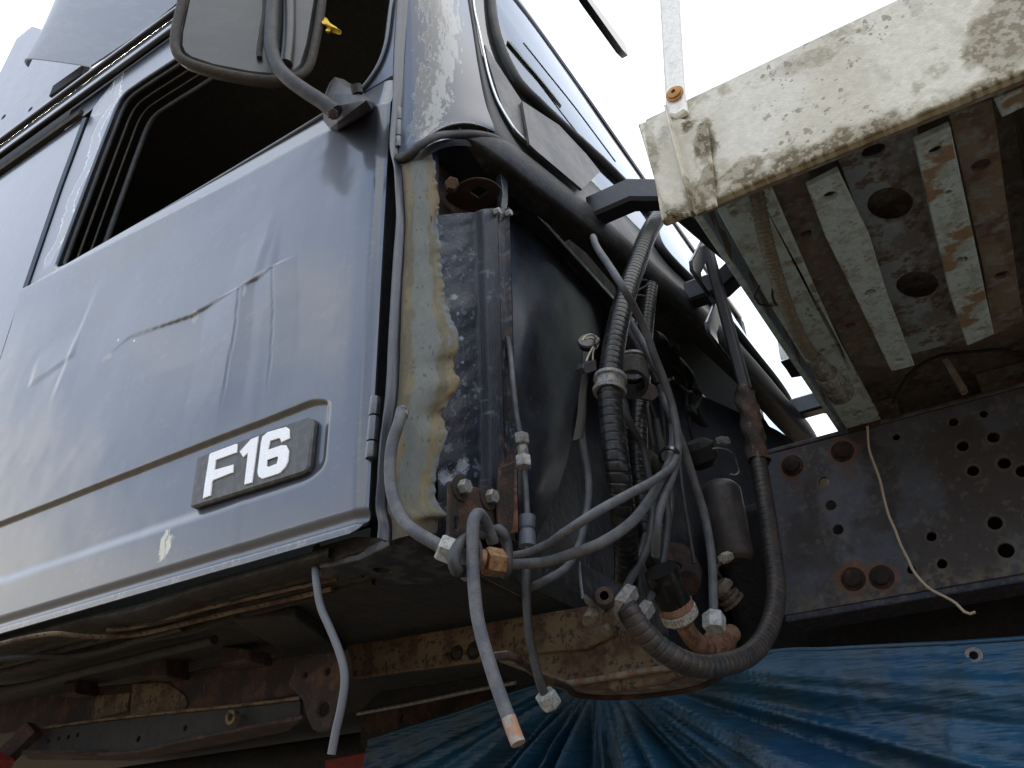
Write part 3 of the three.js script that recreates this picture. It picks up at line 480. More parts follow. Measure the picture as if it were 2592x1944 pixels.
  const chl = [[0.075,1.7646,-0.0193],[0.075,1.7145,-0.0272],[0.075,1.6248,-0.0334],[0.075,1.5338,-0.0403],[0.075,1.4478,-0.0447],[0.075,1.3652,-0.0429],[0.075,1.279,-0.049]], chr = [[0.115,1.8734,-0.1729],[0.115,1.8041,-0.1716],[0.115,1.6896,-0.1688],[0.115,1.5846,-0.1662],[0.115,1.4886,-0.1652],[0.115,1.3992,-0.1629],[0.115,1.2952,-0.1594]];
  mesh('inner_channel', strip(chl, chr, [[0], [0.3, 0.004], [0.56, 0.0], [0.585, 0.012], [0.70, 0.013], [0.79, 0.012], [0.81, 0.001], [0.965, 0.001], [1, 0.008], [1.005, -0.03]], 40, { th: 0.002, smoothU: false, bend: (u, v) => 0.006 * (ns('mid', u * 0.4 + 0.2, v * 1.2) - 0.5) * (u < 0.2 ? 1 : 0.2) - 0.012 * Math.exp(-Math.pow((u - 0.06) / 0.03, 2) - Math.pow((v - 0.85) / 0.015, 2)) }), phys({ map: cmap, roughness: 0.36, specularIntensity: 0.6, bumpMap: rep(bumpRough, 3), bumpScale: 0.001 }), cab);
  // hollow above the channel with a rusty tab and its bolt
  mesh('hollow_back', plate([[0.03,1.9597,-0.0365],[0.03,2.278,-0.3716],[0.03,1.9316,-0.3636],[0.03,1.7475,-0.0854]], 0.01), M.rust, cab);
  mesh('hollow_side', plate([[0.117,1.9602,-0.1576],[0.117,1.967,-0.1751],[0.117,1.9504,-0.1828],[0.117,1.8881,-0.1789],[0.117,1.8467,-0.1648],[0.117,1.8284,-0.1491],[0.117,1.9013,-0.1646]], 0.012), M.navy, cab);
  mesh('bracket_tab', plate([[0.0414,1.885,-0.1024],[0.0548,1.885,-0.0977],[0.0817,1.885,-0.0904],[0.1067,1.885,-0.0942],[0.1234,1.885,-0.11],[0.129,1.885,-0.1303],[0.124,1.885,-0.1452],[0.0992,1.885,-0.1594],[0.0649,1.885,-0.1648],[0.0454,1.885,-0.1416],[0.0382,1.885,-0.1175]], 0.004, { curved: true, holes: [[[0.0797,1.885,-0.1148],[0.1027,1.885,-0.1093],[0.1104,1.885,-0.1328],[0.085,1.885,-0.1386]]] }), M.rust, cab);
  mesh('tab_bolt', hex([0.085,1.8491,-0.0575], mixp([0.085,1.8491,-0.0575], [0.105,1.8288,-0.0341], 1), 0.011), M.rustLight, cab);
  for (const p of [[0.122,1.8353,-0.1338], [0.122,1.8585,-0.1699]]) mesh('clip_bolt', hex([p[0] - 0.006, p[1], p[2]], [p[0] + 0.006, p[1], p[2]], 0.006), M.zinc, cab);
  // rusted foot bracket with two bolts
  const foot = node('foot_bracket', cab, 'rusty bracket plate with two bolts at the foot of the channel');
  mesh('bracket_plate', plate([[0.125,1.3112,0.0001],[0.125,1.3154,-0.0086],[0.125,1.3262,-0.0711],[0.125,1.3294,-0.0933],[0.125,1.3173,-0.1104],[0.125,1.2757,-0.112],[0.125,1.2372,0.0019],[0.125,1.2745,0]], 0.005, { bevel: 0.002, discs: [[[0.125,1.2627,-0.0155], 0.005, 0.008], [[0.125,1.2662,-0.0657], 0.006]] }), M.rust, foot);
  for (const p of [[0.126,1.3091,-0.0205], [0.126,1.3166,-0.0802]]) {
    const q = V(p), d = V(0.012, -0.001, 0.001);
    mesh('washer', cyl(q.toArray(), q.clone().addScaledVector(d, 0.25).toArray(), 0.0165), M.rust, foot);
    mesh('bolt_head', hex(q.clone().addScaledVector(d, 0.2).toArray(), q.clone().addScaledVector(d, 1.1).toArray(), 0.0095), M.fitting, foot);
  }
  mesh('foot_web', plate([[0.135,1.3634,-0.0987],[0.135,1.3867,-0.1358],[0.135,1.3079,-0.1303],[0.135,1.2862,-0.1262],[0.135,1.2736,-0.1126],[0.135,1.2712,-0.0951],[0.135,1.3074,-0.092]], 0.006, { bevel: 0.002 }), M.rust, foot);
}
{ // front: cowl, black rail, windscreen with rubber
  const cowl = []; for (const y of [1.985, 2.05, 2.11, 2.16]) { const r = []; for (const z of [-0.13, -0.2, -0.28, -0.4, -0.55, -0.75, -1.0, -1.3, -1.65, -1.9, -2.05, -2.18]) r.push([frontX(y, z) - 0.008, y, z]); cowl.push(r); }
  mesh('cowl_panel', loft(cowl, { ru: 4, rv: 4, th: 0.004, uv: 1 }), M.cowl = phys({ map: rep(blotchy([46, 47, 50], [[[92, 88, 82], 'low', 2, 0.42, 0.7, 0.9], [[60, 60, 62], 'mid', 3, 0.5, 0.75, 0.7]]), 2), roughness: 0.55, clearcoat: 0.15, clearcoatRoughness: 0.3 }), cab);
  const railPts = [[0.0944,1.9623,-0.0587],[0.1061,1.9727,-0.0822],[0.1192,1.9746,-0.1044],[0.1331,1.9722,-0.1401],[0.14,1.98,-0.1975],[0.1561,1.98,-0.2842],[0.1796,1.98,-0.4238],[0.2042,1.98,-0.6327],[0.2282,1.98,-0.837],[0.2497,1.98,-1.0716],[0.2611,1.98,-1.3719],[0.268,1.98,-1.6278]];
  const rp = railPts.map((p) => V(p)); rp.push(V(0.22, 1.98, -1.95), V(0.1, 1.98, -2.2));
  const tops = [], rows = []; for (const [dx, dy] of [[-0.03, 0.03], [-0.004, 0.034], [0.006, 0.026], [0.009, 0.0], [0.004, -0.026], [-0.008, -0.033], [-0.045, -0.034]]) rows.push(rp.map((p, i) => { const k = [0.12, 0.3, 0.55, 0.82][i] ?? 1; return [p.x + dx * k, p.y + dy * k, p.z]; }));
  mesh('cowl_rail', loft(rows, { ru: 4, rv: 2, th: 0.002, uv: 1 }), M.trim, cab);
  // dark corner trim between pillar and windscreen, with a bright bead
  const tl = [[0.0282,2.604,-0.1793],[0.0676,2.3582,-0.1526],[0.0901,2.2152,-0.1354],[0.1103,2.0931,-0.1259],[0.1267,2.0005,-0.1238],[0.1322,1.9889,-0.1499]], tr = [[0.0268,2.6537,-0.2179],[0.0676,2.377,-0.1695],[0.0905,2.2376,-0.1573],[0.1114,2.1206,-0.1555],[0.1281,2.0508,-0.1751],[0.1415,2.0117,-0.2055]];
  mesh('corner_trim', strip(tl, tr, [[0], [0.3, 0.004, 0, 0.004], [1]], 20, { th: 0.003 }), M.trim, cab);
  mesh('bright_bead', sweep([[0.0411,2.5755,-0.1931],[0.062,2.4377,-0.1717],[0.0739,2.3666,-0.1666],[0.0895,2.2726,-0.1593],[0.1031,2.1924,-0.1543],[0.1162,2.1252,-0.1585],[0.1263,2.0863,-0.1735],[0.1341,2.062,-0.1898],[0.1428,2.0532,-0.2244]], 0.0026, { step: 0.006, nt: 8 }), std({ color: 0xd8dadd, metalness: 0.6, roughness: 0.25 }), cab);
  mesh('corner_cover', plate3([[0.0951,2.2568,-0.1628],[0.0864,2.3107,-0.1684],[0.1217,2.1959,-0.2389],[0.1444,2.0459,-0.2161],[0.1362,2.0575,-0.1862],[0.1216,2.1134,-0.1645]]), M.cowl, cab);
  mesh('corner_cover', plate3([[0.1303,2.1782,-0.2261],[0.144,2.2161,-0.3493],[0.1581,2.2013,-0.4361],[0.1675,2.1804,-0.4793],[0.1804,2.021,-0.349],[0.1576,2.0248,-0.2223],[0.1527,2.0301,-0.2035]]), M.cowl, cab);
  const gl = []; const zs = [-0.115, -0.14, -0.2, -0.3, -0.45, -0.65, -0.9, -1.2, -1.6, -1.9, -2.05, -2.15];
  for (const t of [0, 0.08, 0.2, 0.4, 0.6, 0.8, 1]) gl.push(zs.map((z, i) => { const lo = 2.15 + 0.09 * Math.pow(clamp(1 - (-z - 0.115) / 0.1), 2), y = mixn(lo, 2.8, t); return [frontX(y, z) - 0.004, y, z + (i === 0 ? 0.0 : 0)]; }));
  const ws = mesh('windscreen', loft(gl, { ru: 4, rv: 4, th: 0, uv: 1 }), M.glass, cab);
  mesh('windscreen_seal', sweep([...[[0.0179,2.7936,-0.2987],[0.0453,2.6075,-0.2637],[0.064,2.4816,-0.242],[0.0787,2.3947,-0.2359],[0.0916,2.3321,-0.243],[0.1054,2.2807,-0.265],[0.1163,2.2721,-0.3235],[0.1243,2.2743,-0.3916],[0.1338,2.2887,-0.4969],[0.1362,2.3198,-0.6222],[0.1433,2.3418,-0.8351]], ...[-0.75, -1.0, -1.3, -1.65, -1.9, -2.1].map((z) => [frontX(2.15, z) + 0.002, 2.15, z])], (s) => 0.0105, { step: 0.01, nt: 10 }), M.rubber, ws);
  mesh('header_rail', loft([[0, 0], [0.003, 0.01], [0.003, 0.04], [-0.03, 0.06]].map(([dx, dy]) => [-0.1, -0.2, -0.4, -0.8, -1.3, -1.8, -2.05, -2.18].map((z) => [frontX(2.79, z) + dx - 0.004, 2.79 + dy * 0.3, z])), { th: 0.003, uv: 1 }), M.paint, cab);
  // thin bar drawn for a dark reflection line in the glass, and the front edge of the sun visor
  const reflection_line = node('reflection_line', cab);
  mesh('reflection_bar', sweep([[0.0871,2.4848,-0.3249],[0.0991,2.4608,-0.3953],[0.1158,2.4273,-0.4932],[0.1279,2.3973,-0.5985],[0.1357,2.3767,-0.6593]], 0.0018, { nt: 6 }), M.trim, reflection_line);  // dark bar takes the place of a reflection
  mesh('sun_visor_edge', plate([[0.16,2.8982,-0.5245],[0.16,2.9041,-0.5769],[0.16,2.887,-0.587],[0.16,2.941,-0.8022],[0.16,2.8985,-0.8071],[0.16,2.8791,-0.7665],[0.16,2.8438,-0.5586],[0.16,2.8411,-0.4784]], 0.02), M.gloss, cab);
  // front wall behind the missing grille
  mesh('front_wall', plate([[-0.02, 1.264, -0.05], [-0.02, 2.0, -0.05], [-0.02, 2.0, -2.15], [-0.02, 1.264, -2.15]], 0.02, { toward: [2, 1.6, -1] }), M.navy, cab);
  { const rows = []; for (const y of [1.945, 1.8, 1.6, 1.4, 1.22]) rows.push([-0.85, -1.0, -1.2, -1.5, -1.8, -2.0, -2.2].map((z) => [mixn(0.045, frontX(1.98, z) - 0.03, smooth(-0.8, -1.55, z)), y, z])); mesh('front_panel', loft(rows, { th: 0.004, uv: 1 }), M.navy, cab); }
  mesh('wall_top', box(-0.02, 0.10, 1.965, 1.98, -2.1, -0.06), M.navy, cab);
  mesh('wheel_housing', loft([
    [[0.06,2.0013,-0.2726],[0.06,2.018,-0.31],[0.06,2.0355,-0.3492],[0.06,2.0483,-0.386]], [[0.072,1.8697,-0.2519],[0.072,1.9133,-0.3156],[0.076,1.9463,-0.37],[0.072,1.9863,-0.4398]], [[0.076,1.7709,-0.2438],[0.088,1.8017,-0.2987],[0.088,1.8583,-0.3971],[0.076,1.9652,-0.598]], [[0.078,1.6905,-0.2383],[0.094,1.7076,-0.28],[0.092,1.7631,-0.3864],[0.065,1.9222,-0.6415]], [[0.078,1.6082,-0.2356],[0.088,1.6282,-0.2826],[0.085,1.6728,-0.3787],[0.06,1.7699,-0.5662]], [[0.078,1.5394,-0.2337],[0.084,1.5597,-0.2829],[0.082,1.5934,-0.3658],[0.06,1.6504,-0.4877]], [[0.078,1.4662,-0.2313],[0.088,1.477,-0.2659],[0.088,1.4978,-0.3284],[0.06,1.5428,-0.4439]], [[0.078,1.3971,-0.229],[0.088,1.4022,-0.251],[0.086,1.4147,-0.2964],[0.06,1.4442,-0.3858]], [[0.075,1.3485,-0.2329],[0.075,1.3557,-0.2604],[0.075,1.361,-0.2848],[0.058,1.3783,-0.3401]], [[0.06,1.3172,-0.2584],[0.06,1.3195,-0.2767],[0.06,1.321,-0.2899],[0.05,1.3287,-0.3179]]],
    { ru: 8, rv: 6, th: 0.003, uv: 1, bend: (u, v, p) => 0.008 * (ns('mid', p.z * 0.7 + 0.2, p.y * 0.7) - 0.5) * smooth(0.02, 0.2, u) }), M.housing = phys({ map: rep(blotchy([20, 23, 31], [[[30, 38, 50], 'low', 3, 0.5, 0.7, 0.8], [[40, 34, 30], 'mid', 2, 0.62, 0.8, 0.7], [[96, 76, 56], 'mid', 4, 0.8, 0.84, 0.5], [[90, 92, 94], 'mid', 5, 0.84, 0.88, 0.5]]), 2.5), roughness: 0.45, clearcoat: 0.15, clearcoatRoughness: 0.3, specularIntensity: 0.6 }), cab);
  mesh('housing_lip', sweep([[0.08,1.9401,-0.2532],[0.08,2.0095,-0.3312],[0.08,2.0131,-0.3847],[0.08,1.9762,-0.4356],[0.08,1.9671,-0.4881],[0.08,1.9727,-0.5537],[0.08,1.9715,-0.6174],[0.08,1.9634,-0.6558]], 0.005, { nt: 8 }), M.rust, cab);
  mesh('rusty_gusset', plate([[0.06,2.018,-0.4645],[0.06,2.0982,-0.5455],[0.06,2.0913,-0.7453],[0.06,2.046,-0.7731],[0.06,2.0185,-0.6752],[0.06,2.0114,-0.5403]], 0.006), M.rust, cab);
}
function plate3(pts) { // thin cover following its own corner points
  const P = pts.map((p) => V(p)), c = P.reduce((a, p) => a.add(p), V(0, 0, 0)).divideScalar(P.length), pos = [], o = V(-0.006, 0, -0.002);
  P.forEach((p, i) => { const q = P[(i + 1) % P.length]; pos.push(...c.toArray(), ...p.toArray(), ...q.toArray()); const a = p.clone().add(o), b = q.clone().add(o); pos.push(...p.toArray(), ...a.toArray(), ...q.toArray(), ...q.toArray(), ...a.toArray(), ...b.toArray()); });
  const g = new THREE.BufferGeometry(); g.setAttribute('position', new THREE.Float32BufferAttribute(pos, 3)); g.computeVertexNormals(); return boxUV(g, 1);
}
{ // grab handles below the windscreen: trapezoid loops standing forward of the cowl
  const grab = (z0, z1, y, reach, x0, x1, th) => {
    const shape = (o, i) => o;
    const outer = [[x0, z0], [x0 + reach * 0.55, z0 - 0.0], [x0 + reach, z0 - 0.05], [x1 + reach, z1 + 0.05], [x1 + reach * 0.55, z1], [x1, z1]].map(([x, z]) => [x, y, z]);
    const w = 0.045, inner = [[x0 - 0.0, z0 - w], [x0 + reach * 0.5, z0 - w], [x0 + reach - w * 0.75, z0 - w - 0.03], [x1 + reach - w * 0.75, z1 + w + 0.03], [x1 + reach * 0.5, z1 + w], [x1, z1 + w]].map(([x, z]) => [x, y, z]);
    return plate([...outer, ...inner.slice().reverse()], th, { bevel: 0.006 });
  };
  mesh('grab_handle', grab(-0.385, -0.80, 1.985, 0.16, 0.17, 0.22, 0.055), M.plastic, cab);
  mesh('grab_handle', grab(-1.47, -1.95, 2.0, 0.14, 0.255, 0.2, 0.055), M.plastic, cab);
  // bent black strap hanging from the handle, and the dark arm beside it
  const sp = [[0.3,2.1104,-0.6595],[0.3,2.1189,-0.7109],[0.3,2.0975,-0.7059],[0.3,1.9448,-0.5747],[0.3,1.9193,-0.5715],[0.3,1.9148,-0.6616],[0.3,1.9114,-0.6903],[0.3,1.8148,-0.6053],[0.3,1.7902,-0.6081],[0.3,1.7868,-0.7112],[0.3,1.7862,-0.7293]];
  mesh('bent_strap', loft(sp.map((p) => [[p[0], p[1], p[2]], [p[0] - 0.001, p[1], p[2] - 0.05]]), { ru: 2, rv: 1, th: 0.005, smoothU: false, smoothV: false, uv: 1 }), M.gloss, cab);
  mesh('strap_edge', loft(sp.map((p) => [[p[0], p[1], p[2] + 0.0005], [p[0] - 0.0075, p[1] - 0.002, p[2] + 0.0005]]), { ru: 1, rv: 1, th: 0.002, smoothU: false, smoothV: false, uv: 1 }), M.hose, cab);
  mesh('support_arm', bar([0.3,2.0676,-0.7084], [0.335,1.655,-0.6512], 0.026, 0.022, { bevel: 0.006, upv: [1, 0, 0] }), M.rubber, cab);
}
{ // side mirror: shell, rim, arm and foot
  const mir = node('side_mirror', cab, 'dusty grey mirror housing on a bent black arm');
  const shell = [[-0.348,2.5475,0.2367],[-0.3261,2.3199,0.2162],[-0.3246,2.2291,0.2148],[-0.3216,2.195,0.212],[-0.315,2.174,0.2058],[-0.3031,2.1604,0.1945],[-0.2729,2.1476,0.1661],[-0.2248,2.1411,0.1208],[-0.1955,2.1433,0.0933],[-0.1669,2.1595,0.0664],[-0.1561,2.184,0.0562],[-0.1514,2.2444,0.0518],[-0.149,2.3772,0.0496],[-0.1534,2.6228,0.0537]];
  mesh('housing', plate(shell, 0.035, { bevel: 0.012 }), M.mirrorBack, mir);
  const rim = [[-0.3469,2.5122,0.2358],[-0.3274,2.3194,0.2174],[-0.3255,2.2289,0.2156],[-0.3218,2.1921,0.2121],[-0.3134,2.1659,0.2043],[-0.2996,2.1529,0.1913],[-0.2724,2.1422,0.1656],[-0.2242,2.1348,0.1203],[-0.195,2.137,0.0929],[-0.1652,2.1543,0.0648],[-0.1538,2.1803,0.0541],[-0.1486,2.2453,0.0492],[-0.1464,2.3781,0.0471],[-0.1484,2.5871,0.0489]];
  mesh('rim', sweep(rim, 0.0085, { step: 0.008 }), M.mirrorRim, mir);
  mesh('channel_rib', sweep([[-0.2,2.5933,0.1057],[-0.1858,2.3556,0.0924],[-0.1815,2.2936,0.0883],[-0.1783,2.2278,0.0853],[-0.1774,2.1754,0.0845]], 0.012), M.mirrorBack, mir);
  mesh('channel_rib', sweep([[-0.2294,2.4436,0.1307],[-0.2174,2.3294,0.1194],[-0.2158,2.2557,0.1178],[-0.2149,2.2025,0.117],[-0.2128,2.1857,0.1151]], 0.005), M.mirrorRim, mir);
  mesh('channel', sweep([[-0.2191,2.5936,0.1182],[-0.2017,2.3569,0.1019],[-0.1974,2.2795,0.0978],[-0.1951,2.2111,0.0957]], 0.009), M.black, mir);
  mesh('arm', sweep([[-0.2232,2.581,0.13],[-0.1839,2.3095,0.13],[-0.174,2.226,0.13],[-0.1641,2.161,0.13],[-0.1509,2.1152,0.125],[-0.1245,2.0697,0.115],[-0.0987,2.0385,0.1],[-0.0743,2.0126,0.085],[-0.0528,1.9866,0.07]], (s, th, L) => 0.0125 * (s > L - 0.03 ? 1.05 : 1), { step: 0.006 }), M.trim, mir);
  mesh('arm_bolt', hex([-0.0486,1.9684,0.082], mixp([-0.04,1.9556,0.09], [-0.0331,1.9481,0.095], 1), 0.009), M.rust, mir);
  const ft = [[[-0.167,2.1576,0],[-0.152,2.1943,0],[-0.1393,2.2004,0],[-0.1163,2.179,0],[-0.0763,2.1267,0],[-0.0354,2.0645,0],[-0.0392,2.0483,0],[-0.0702,2.044,0],[-0.1198,2.0465,0],[-0.1362,2.0591,0],[-0.1579,2.0955,0]], [[-0.1225,2.0954,0.035],[-0.1123,2.133,0.035],[-0.103,2.1412,0.035],[-0.085,2.1244,0.035],[-0.044,2.0711,0.035],[-0.0086,2.0167,0.035],[-0.01,2.0023,0.035],[-0.0385,1.9974,0.035],[-0.0839,2.0025,0.035],[-0.0981,2.0124,0.035],[-0.1169,2.0409,0.035]], [[-0.0906,2.0483,0.06],[-0.0794,2.07,0.06],[-0.0672,2.07,0.06],[-0.0467,2.0537,0.06],[-0.0162,2.0232,0.06],[0.0043,1.9896,0.06],[0.0029,1.9781,0.06],[-0.0216,1.9738,0.06],[-0.0562,1.9755,0.06],[-0.0686,1.9832,0.06],[-0.0851,2.006,0.06]]];
  const fg = toCreasedNormals(new ConvexGeometry([...ft[0], ...ft[1], ...[[-0.0869,2.0545,0.062],[-0.0735,2.0536,0.062],[-0.0381,2.0292,0.062],[-0.006,2.0006,0.062],[0.004,1.9866,0.062],[-0.0752,2.0209,0.062]], ...[[-0.0887,2.0968,0.05],[-0.0735,2.0921,0.05],[-0.0693,1.9926,0.05],[-0.0886,2.0199,0.05]]].map((p) => V(p))), 0.35);
  mesh('foot', boxUV(fg, 1), M.foot = phys({ map: rep(blotchy([30, 30, 32], [[[56, 54, 52], 'mid', 3, 0.5, 0.75, 0.7], [[74, 62, 50], 'low', 4, 0.6, 0.78, 0.6]]), 6), roughness: 0.5, clearcoat: 0.3, clearcoatRoughness: 0.3, side: THREE.DoubleSide }), mir);
  const hp = V([-0.0231,2.0261,0.055]), hd = V(0.002, 0.012, 0.008);
  mesh('socket', rev(hp.toArray(), hp.clone().add(hd).toArray(), [[0, 0], [0, 0.0095], [1, 0.0095], [1, 0.007], [0.3, 0.0068], [0.3, 0]], 16), M.trim, mir);
}
{ // underside of the cab
  const floor = node('floor', cab);
  mesh('floor_pan', plate([[-2.6, 1.262, -0.11], [0.06, 1.262, -0.11], [0.06, 1.262, -2.1], [-2.6, 1.262, -2.1]], 0.03), M.under, floor);
  for (const [x, w] of [[-0.30, 0.10]]) mesh('floor_rib', bar([x, 1.254, -0.12], [x - 0.10, 1.254, -0.34], w, 0.018, { bevel: 0.006 }), M.under, floor);
  mesh('sheet_lip', sweep([[-0.7863,1.252,0.0223],[-0.742,1.252,0.0217],[-0.6749,1.252,0.0184],[-0.6195,1.252,0.004],[-0.6095,1.252,-0.02],[-0.5984,1.252,-0.0402],[-0.5719,1.252,-0.0593],[-0.5403,1.252,-0.0748],[-0.4585,1.252,-0.0804],[-0.3166,1.252,-0.0821],[-0.2164,1.252,-0.087],[-0.1358,1.252,-0.0872]], 0.004, { nt: 8 }), M.rustLight, floor);
  mesh('sheet_lip', sweep([[-0.5604,1.257,-0.0405],[-0.5309,1.257,-0.0571],[-0.4835,1.257,-0.0598],[-0.3835,1.257,-0.0575],[-0.2939,1.257,-0.0609],[-0.196,1.257,-0.066],[-0.1123,1.257,-0.0716]], 0.003, { nt: 8 }), M.rustLight, floor);
  mesh('sheet_lip', sweep([[-0.856,1.25,-0.0269],[-0.7897,1.25,-0.0433],[-0.7165,1.25,-0.0922],[-0.6431,1.25,-0.1009],[-0.5523,1.25,-0.0941],[-0.4451,1.25,-0.0898]], 0.005, { nt: 8 }), M.under, floor);
  mesh('under_pipe', sweep([[-1.0615,1.245,-0.1258],[-1.0391,1.245,-0.1539],[-0.9577,1.245,-0.1675],[-0.8216,1.245,-0.1638],[-0.6961,1.245,-0.1605],[-0.5799,1.245,-0.1574],[-0.4488,1.245,-0.156]], 0.008, { nt: 10 }), M.under, floor);
  mesh('step_plate', plate([[-0.1042,1.258,-0.0287],[-0.0451,1.258,-0.0345],[0.023,1.258,-0.0158],[0.0448,1.258,-0.041],[0.0436,1.258,-0.1464],[-0.0117,1.258,-0.182],[-0.1586,1.258,-0.0898]], 0.012, { discs: [[[-0.0471,1.258,-0.0856], 0.014, 0.01]] }), M.stepPaint = std({ map: rep(blotchy([30, 30, 33], [[[70, 72, 74], 'low', 4, 0.55, 0.75, 0.8], [[52, 44, 36], 'mid', 3, 0.6, 0.8, 0.7]]), 4), roughness: 0.55 }), floor);
  mesh('rocker_end', plate([[-0.1153,1.2899,-0.03],[-0.0496,1.2901,-0.03],[-0.0042,1.2786,-0.03],[0.0066,1.2668,-0.03],[-0.0568,1.2664,-0.03],[-0.1105,1.2608,-0.03]], 0.01), M.sill, floor);
  const sill = (y, z, w, h, mat, dx = 0) => {
    const f = (x) => 0.018 * smooth(-0.40, -0.30, x) * 0 - 0.006 * smooth(-0.34, -0.44, x) + 0.008 * smooth(-0.46, -0.6, x);
    const pts = []; for (let x = -2.4; x <= 0.06 + dx; x += 0.04) pts.push([x, y + f(x) * 1.0, z]);
    const rows = [[-w / 2, h / 2], [w / 2, h / 2], [w / 2, -h / 2], [-w / 2, -h / 2]].map(([dz, dy]) => pts.map((p) => [p[0], p[1] + dy, p[2] + dz]));
    mesh('sill_rail', loft([...rows, rows[0]], { ru: 1, rv: 1, th: 0, smoothU: false, smoothV: false, uv: 1 }), mat, floor);
  };
  sill(1.272, -0.035, 0.035, 0.014, M.sill, -0.1); sill(1.266, -0.062, 0.010, 0.012, M.sill, -0.12); sill(1.262, -0.085, 0.008, 0.012, M.sill, -0.12); sill(1.258, -0.108, 0.008, 0.014, M.sill, -0.12); sill(1.268, -0.10, 0.10, 0.008, M.under, -0.1);
}

// ---------------------------------------------------------------- rusty chassis under the cab
{
  const ch = thing('truck_chassis', 'rusty brown chassis rails and brackets under the blue cab', 'chassis');
  mesh('frame_rail', plate([[-0.3713,1.259,-0.36],[-0.2217,1.2532,-0.36],[-0.0452,1.2481,-0.36],[0.1118,1.2423,-0.36],[0.1583,1.2391,-0.36],[0.1534,1.194,-0.36],[0.1063,1.1813,-0.36],[-0.0307,1.193,-0.36],[-0.0634,1.1898,-0.36],[-0.3381,1.2007,-0.36]], 0.01, { bevel: 0.002, discs: [[[-0.1221,1.2107,-0.36], 0.012], [[-0.0897,1.2099,-0.36], 0.014]] }), M.rustLight, ch);
  for (const p of [[-0.12,1.2099,-0.357], [-0.0876,1.2091,-0.357], [-0.139,1.2045,-0.357]]) mesh('rivet', rev([p[0], p[1], p[2] - 0.012], [p[0], p[1], p[2] + 0.004], [[0, 0.009], [0.7, 0.009], [1, 0.004], [1, 0]], 12), M.rust, ch);
  mesh('rail_flange', plate([[-0.3526,1.205,-0.3759],[-0.1018,1.205,-0.4181],[-0.0595,1.205,-0.4056],[-0.0794,1.205,-0.4639],[-0.1429,1.205,-0.4797],[-0.4102,1.205,-0.4602]], 0.006), M.under, ch);
  mesh('frame_rail', plate([[-1.3727,1.2829,-0.29],[-0.9631,1.259,-0.29],[-0.844,1.2494,-0.29],[-0.5457,1.2461,-0.29],[-0.3565,1.2341,-0.29],[-0.3322,1.2288,-0.29],[-0.3383,1.1741,-0.29],[-0.5318,1.1711,-0.29],[-0.9402,1.1934,-0.29],[-1.1356,1.1987,-0.29],[-1.3325,1.2035,-0.29]], 0.01, { bevel: 0.002 }), M.rust, ch);
  mesh('repair_plate', plate([[-0.8266,1.2465,-0.286],[-0.7423,1.2382,-0.286],[-0.7167,1.2319,-0.286],[-0.6692,1.2053,-0.286],[-0.6602,1.1914,-0.286],[-0.6629,1.1791,-0.286],[-0.8168,1.1876,-0.286]], 0.004), M.rustLight, ch);
  mesh('repair_plate', plate([[-0.9333,1.2385,-0.286],[-0.8299,1.2313,-0.286],[-0.8289,1.1966,-0.286],[-0.9343,1.1932,-0.286],[-0.9358,1.2071,-0.286]], 0.004), M.rustLight, ch);
  const hs = [[450, 1385], [545, 1362], [635, 1350], [720, 1330], [1290, 1365], [1725, 1265]];
  mesh('lower_rail', plate([[-1.089,1.1906,-0.27],[-0.9078,1.1837,-0.27],[-0.7055,1.1767,-0.27],[-0.5085,1.165,-0.27],[-0.3639,1.1599,-0.27],[-0.3602,1.1305,-0.27],[-0.5014,1.1265,-0.27],[-0.636,1.1253,-0.27],[-0.7691,1.1208,-0.27],[-1.1185,1.1499,-0.27]], 0.008, { discs: [[[-1.0356,1.1644,-0.27], 0.004], [[-1.0032,1.1656,-0.27], 0.004], [[-0.9723,1.1648,-0.27], 0.004], [[-0.9442,1.1657,-0.27], 0.004], [[-0.7569,1.1401,-0.27], 0.005], [[-0.6338,1.1448,-0.27], 0.005]] }), M.under, ch);
  mesh('rail_edge', sweep([[-1.0826,1.1906,-0.266],[-0.9027,1.1856,-0.266],[-0.7815,1.1804,-0.266],[-0.6427,1.1734,-0.266],[-0.5042,1.1657,-0.266],[-0.3599,1.1597,-0.266]], 0.003, { nt: 6 }), M.rustLight, ch);
  mesh('rail_edge', sweep([[-1.0933,1.1469,-0.262],[-0.8925,1.1273,-0.262],[-0.7514,1.1176,-0.262],[-0.6255,1.1226,-0.262],[-0.4925,1.1264,-0.262],[-0.3477,1.1298,-0.262]], 0.004, { nt: 6 }), M.rust, ch);
  mesh('lower_flange', plate([[-0.9463,1.125,-0.172],[-0.8079,1.125,-0.2979],[-0.502,1.125,-0.2707],[-0.3401,1.125,-0.2548],[-0.4362,1.125,-0.3234],[-0.583,1.125,-0.3439],[-0.9075,1.125,-0.3719],[-1.0109,1.125,-0.2238]], 0.006), M.rust, ch);
  mesh('eyelet', rev([-0.4965,1.1446,-0.258], [[-0.4965,1.1446,-0.258][0], [-0.4965,1.1446,-0.258][1], -0.248], [[0, 0.006], [0, 0.012], [1, 0.012], [1, 0.006], [0, 0.006]], 16), M.rustLight, ch);
  mesh('hanger_bracket', plate([[-0.358,1.2174,-0.25],[-0.3119,1.2205,-0.25],[-0.2478,1.2173,-0.25],[-0.2421,1.1875,-0.25],[-0.2525,1.1575,-0.25],[-0.2635,1.1357,-0.25],[-0.2755,1.1036,-0.25],[-0.3012,1.1018,-0.25],[-0.3151,1.1079,-0.25],[-0.3285,1.1278,-0.25],[-0.3406,1.1529,-0.25],[-0.3745,1.1815,-0.25]], 0.012, { bevel: 0.003, discs: [[[-0.2936,1.1331,-0.25], 0.011], [[-0.2909,1.1888,-0.25], 0.006], [[-0.3379,1.1904,-0.25], 0.004]] }), M.rust, ch);
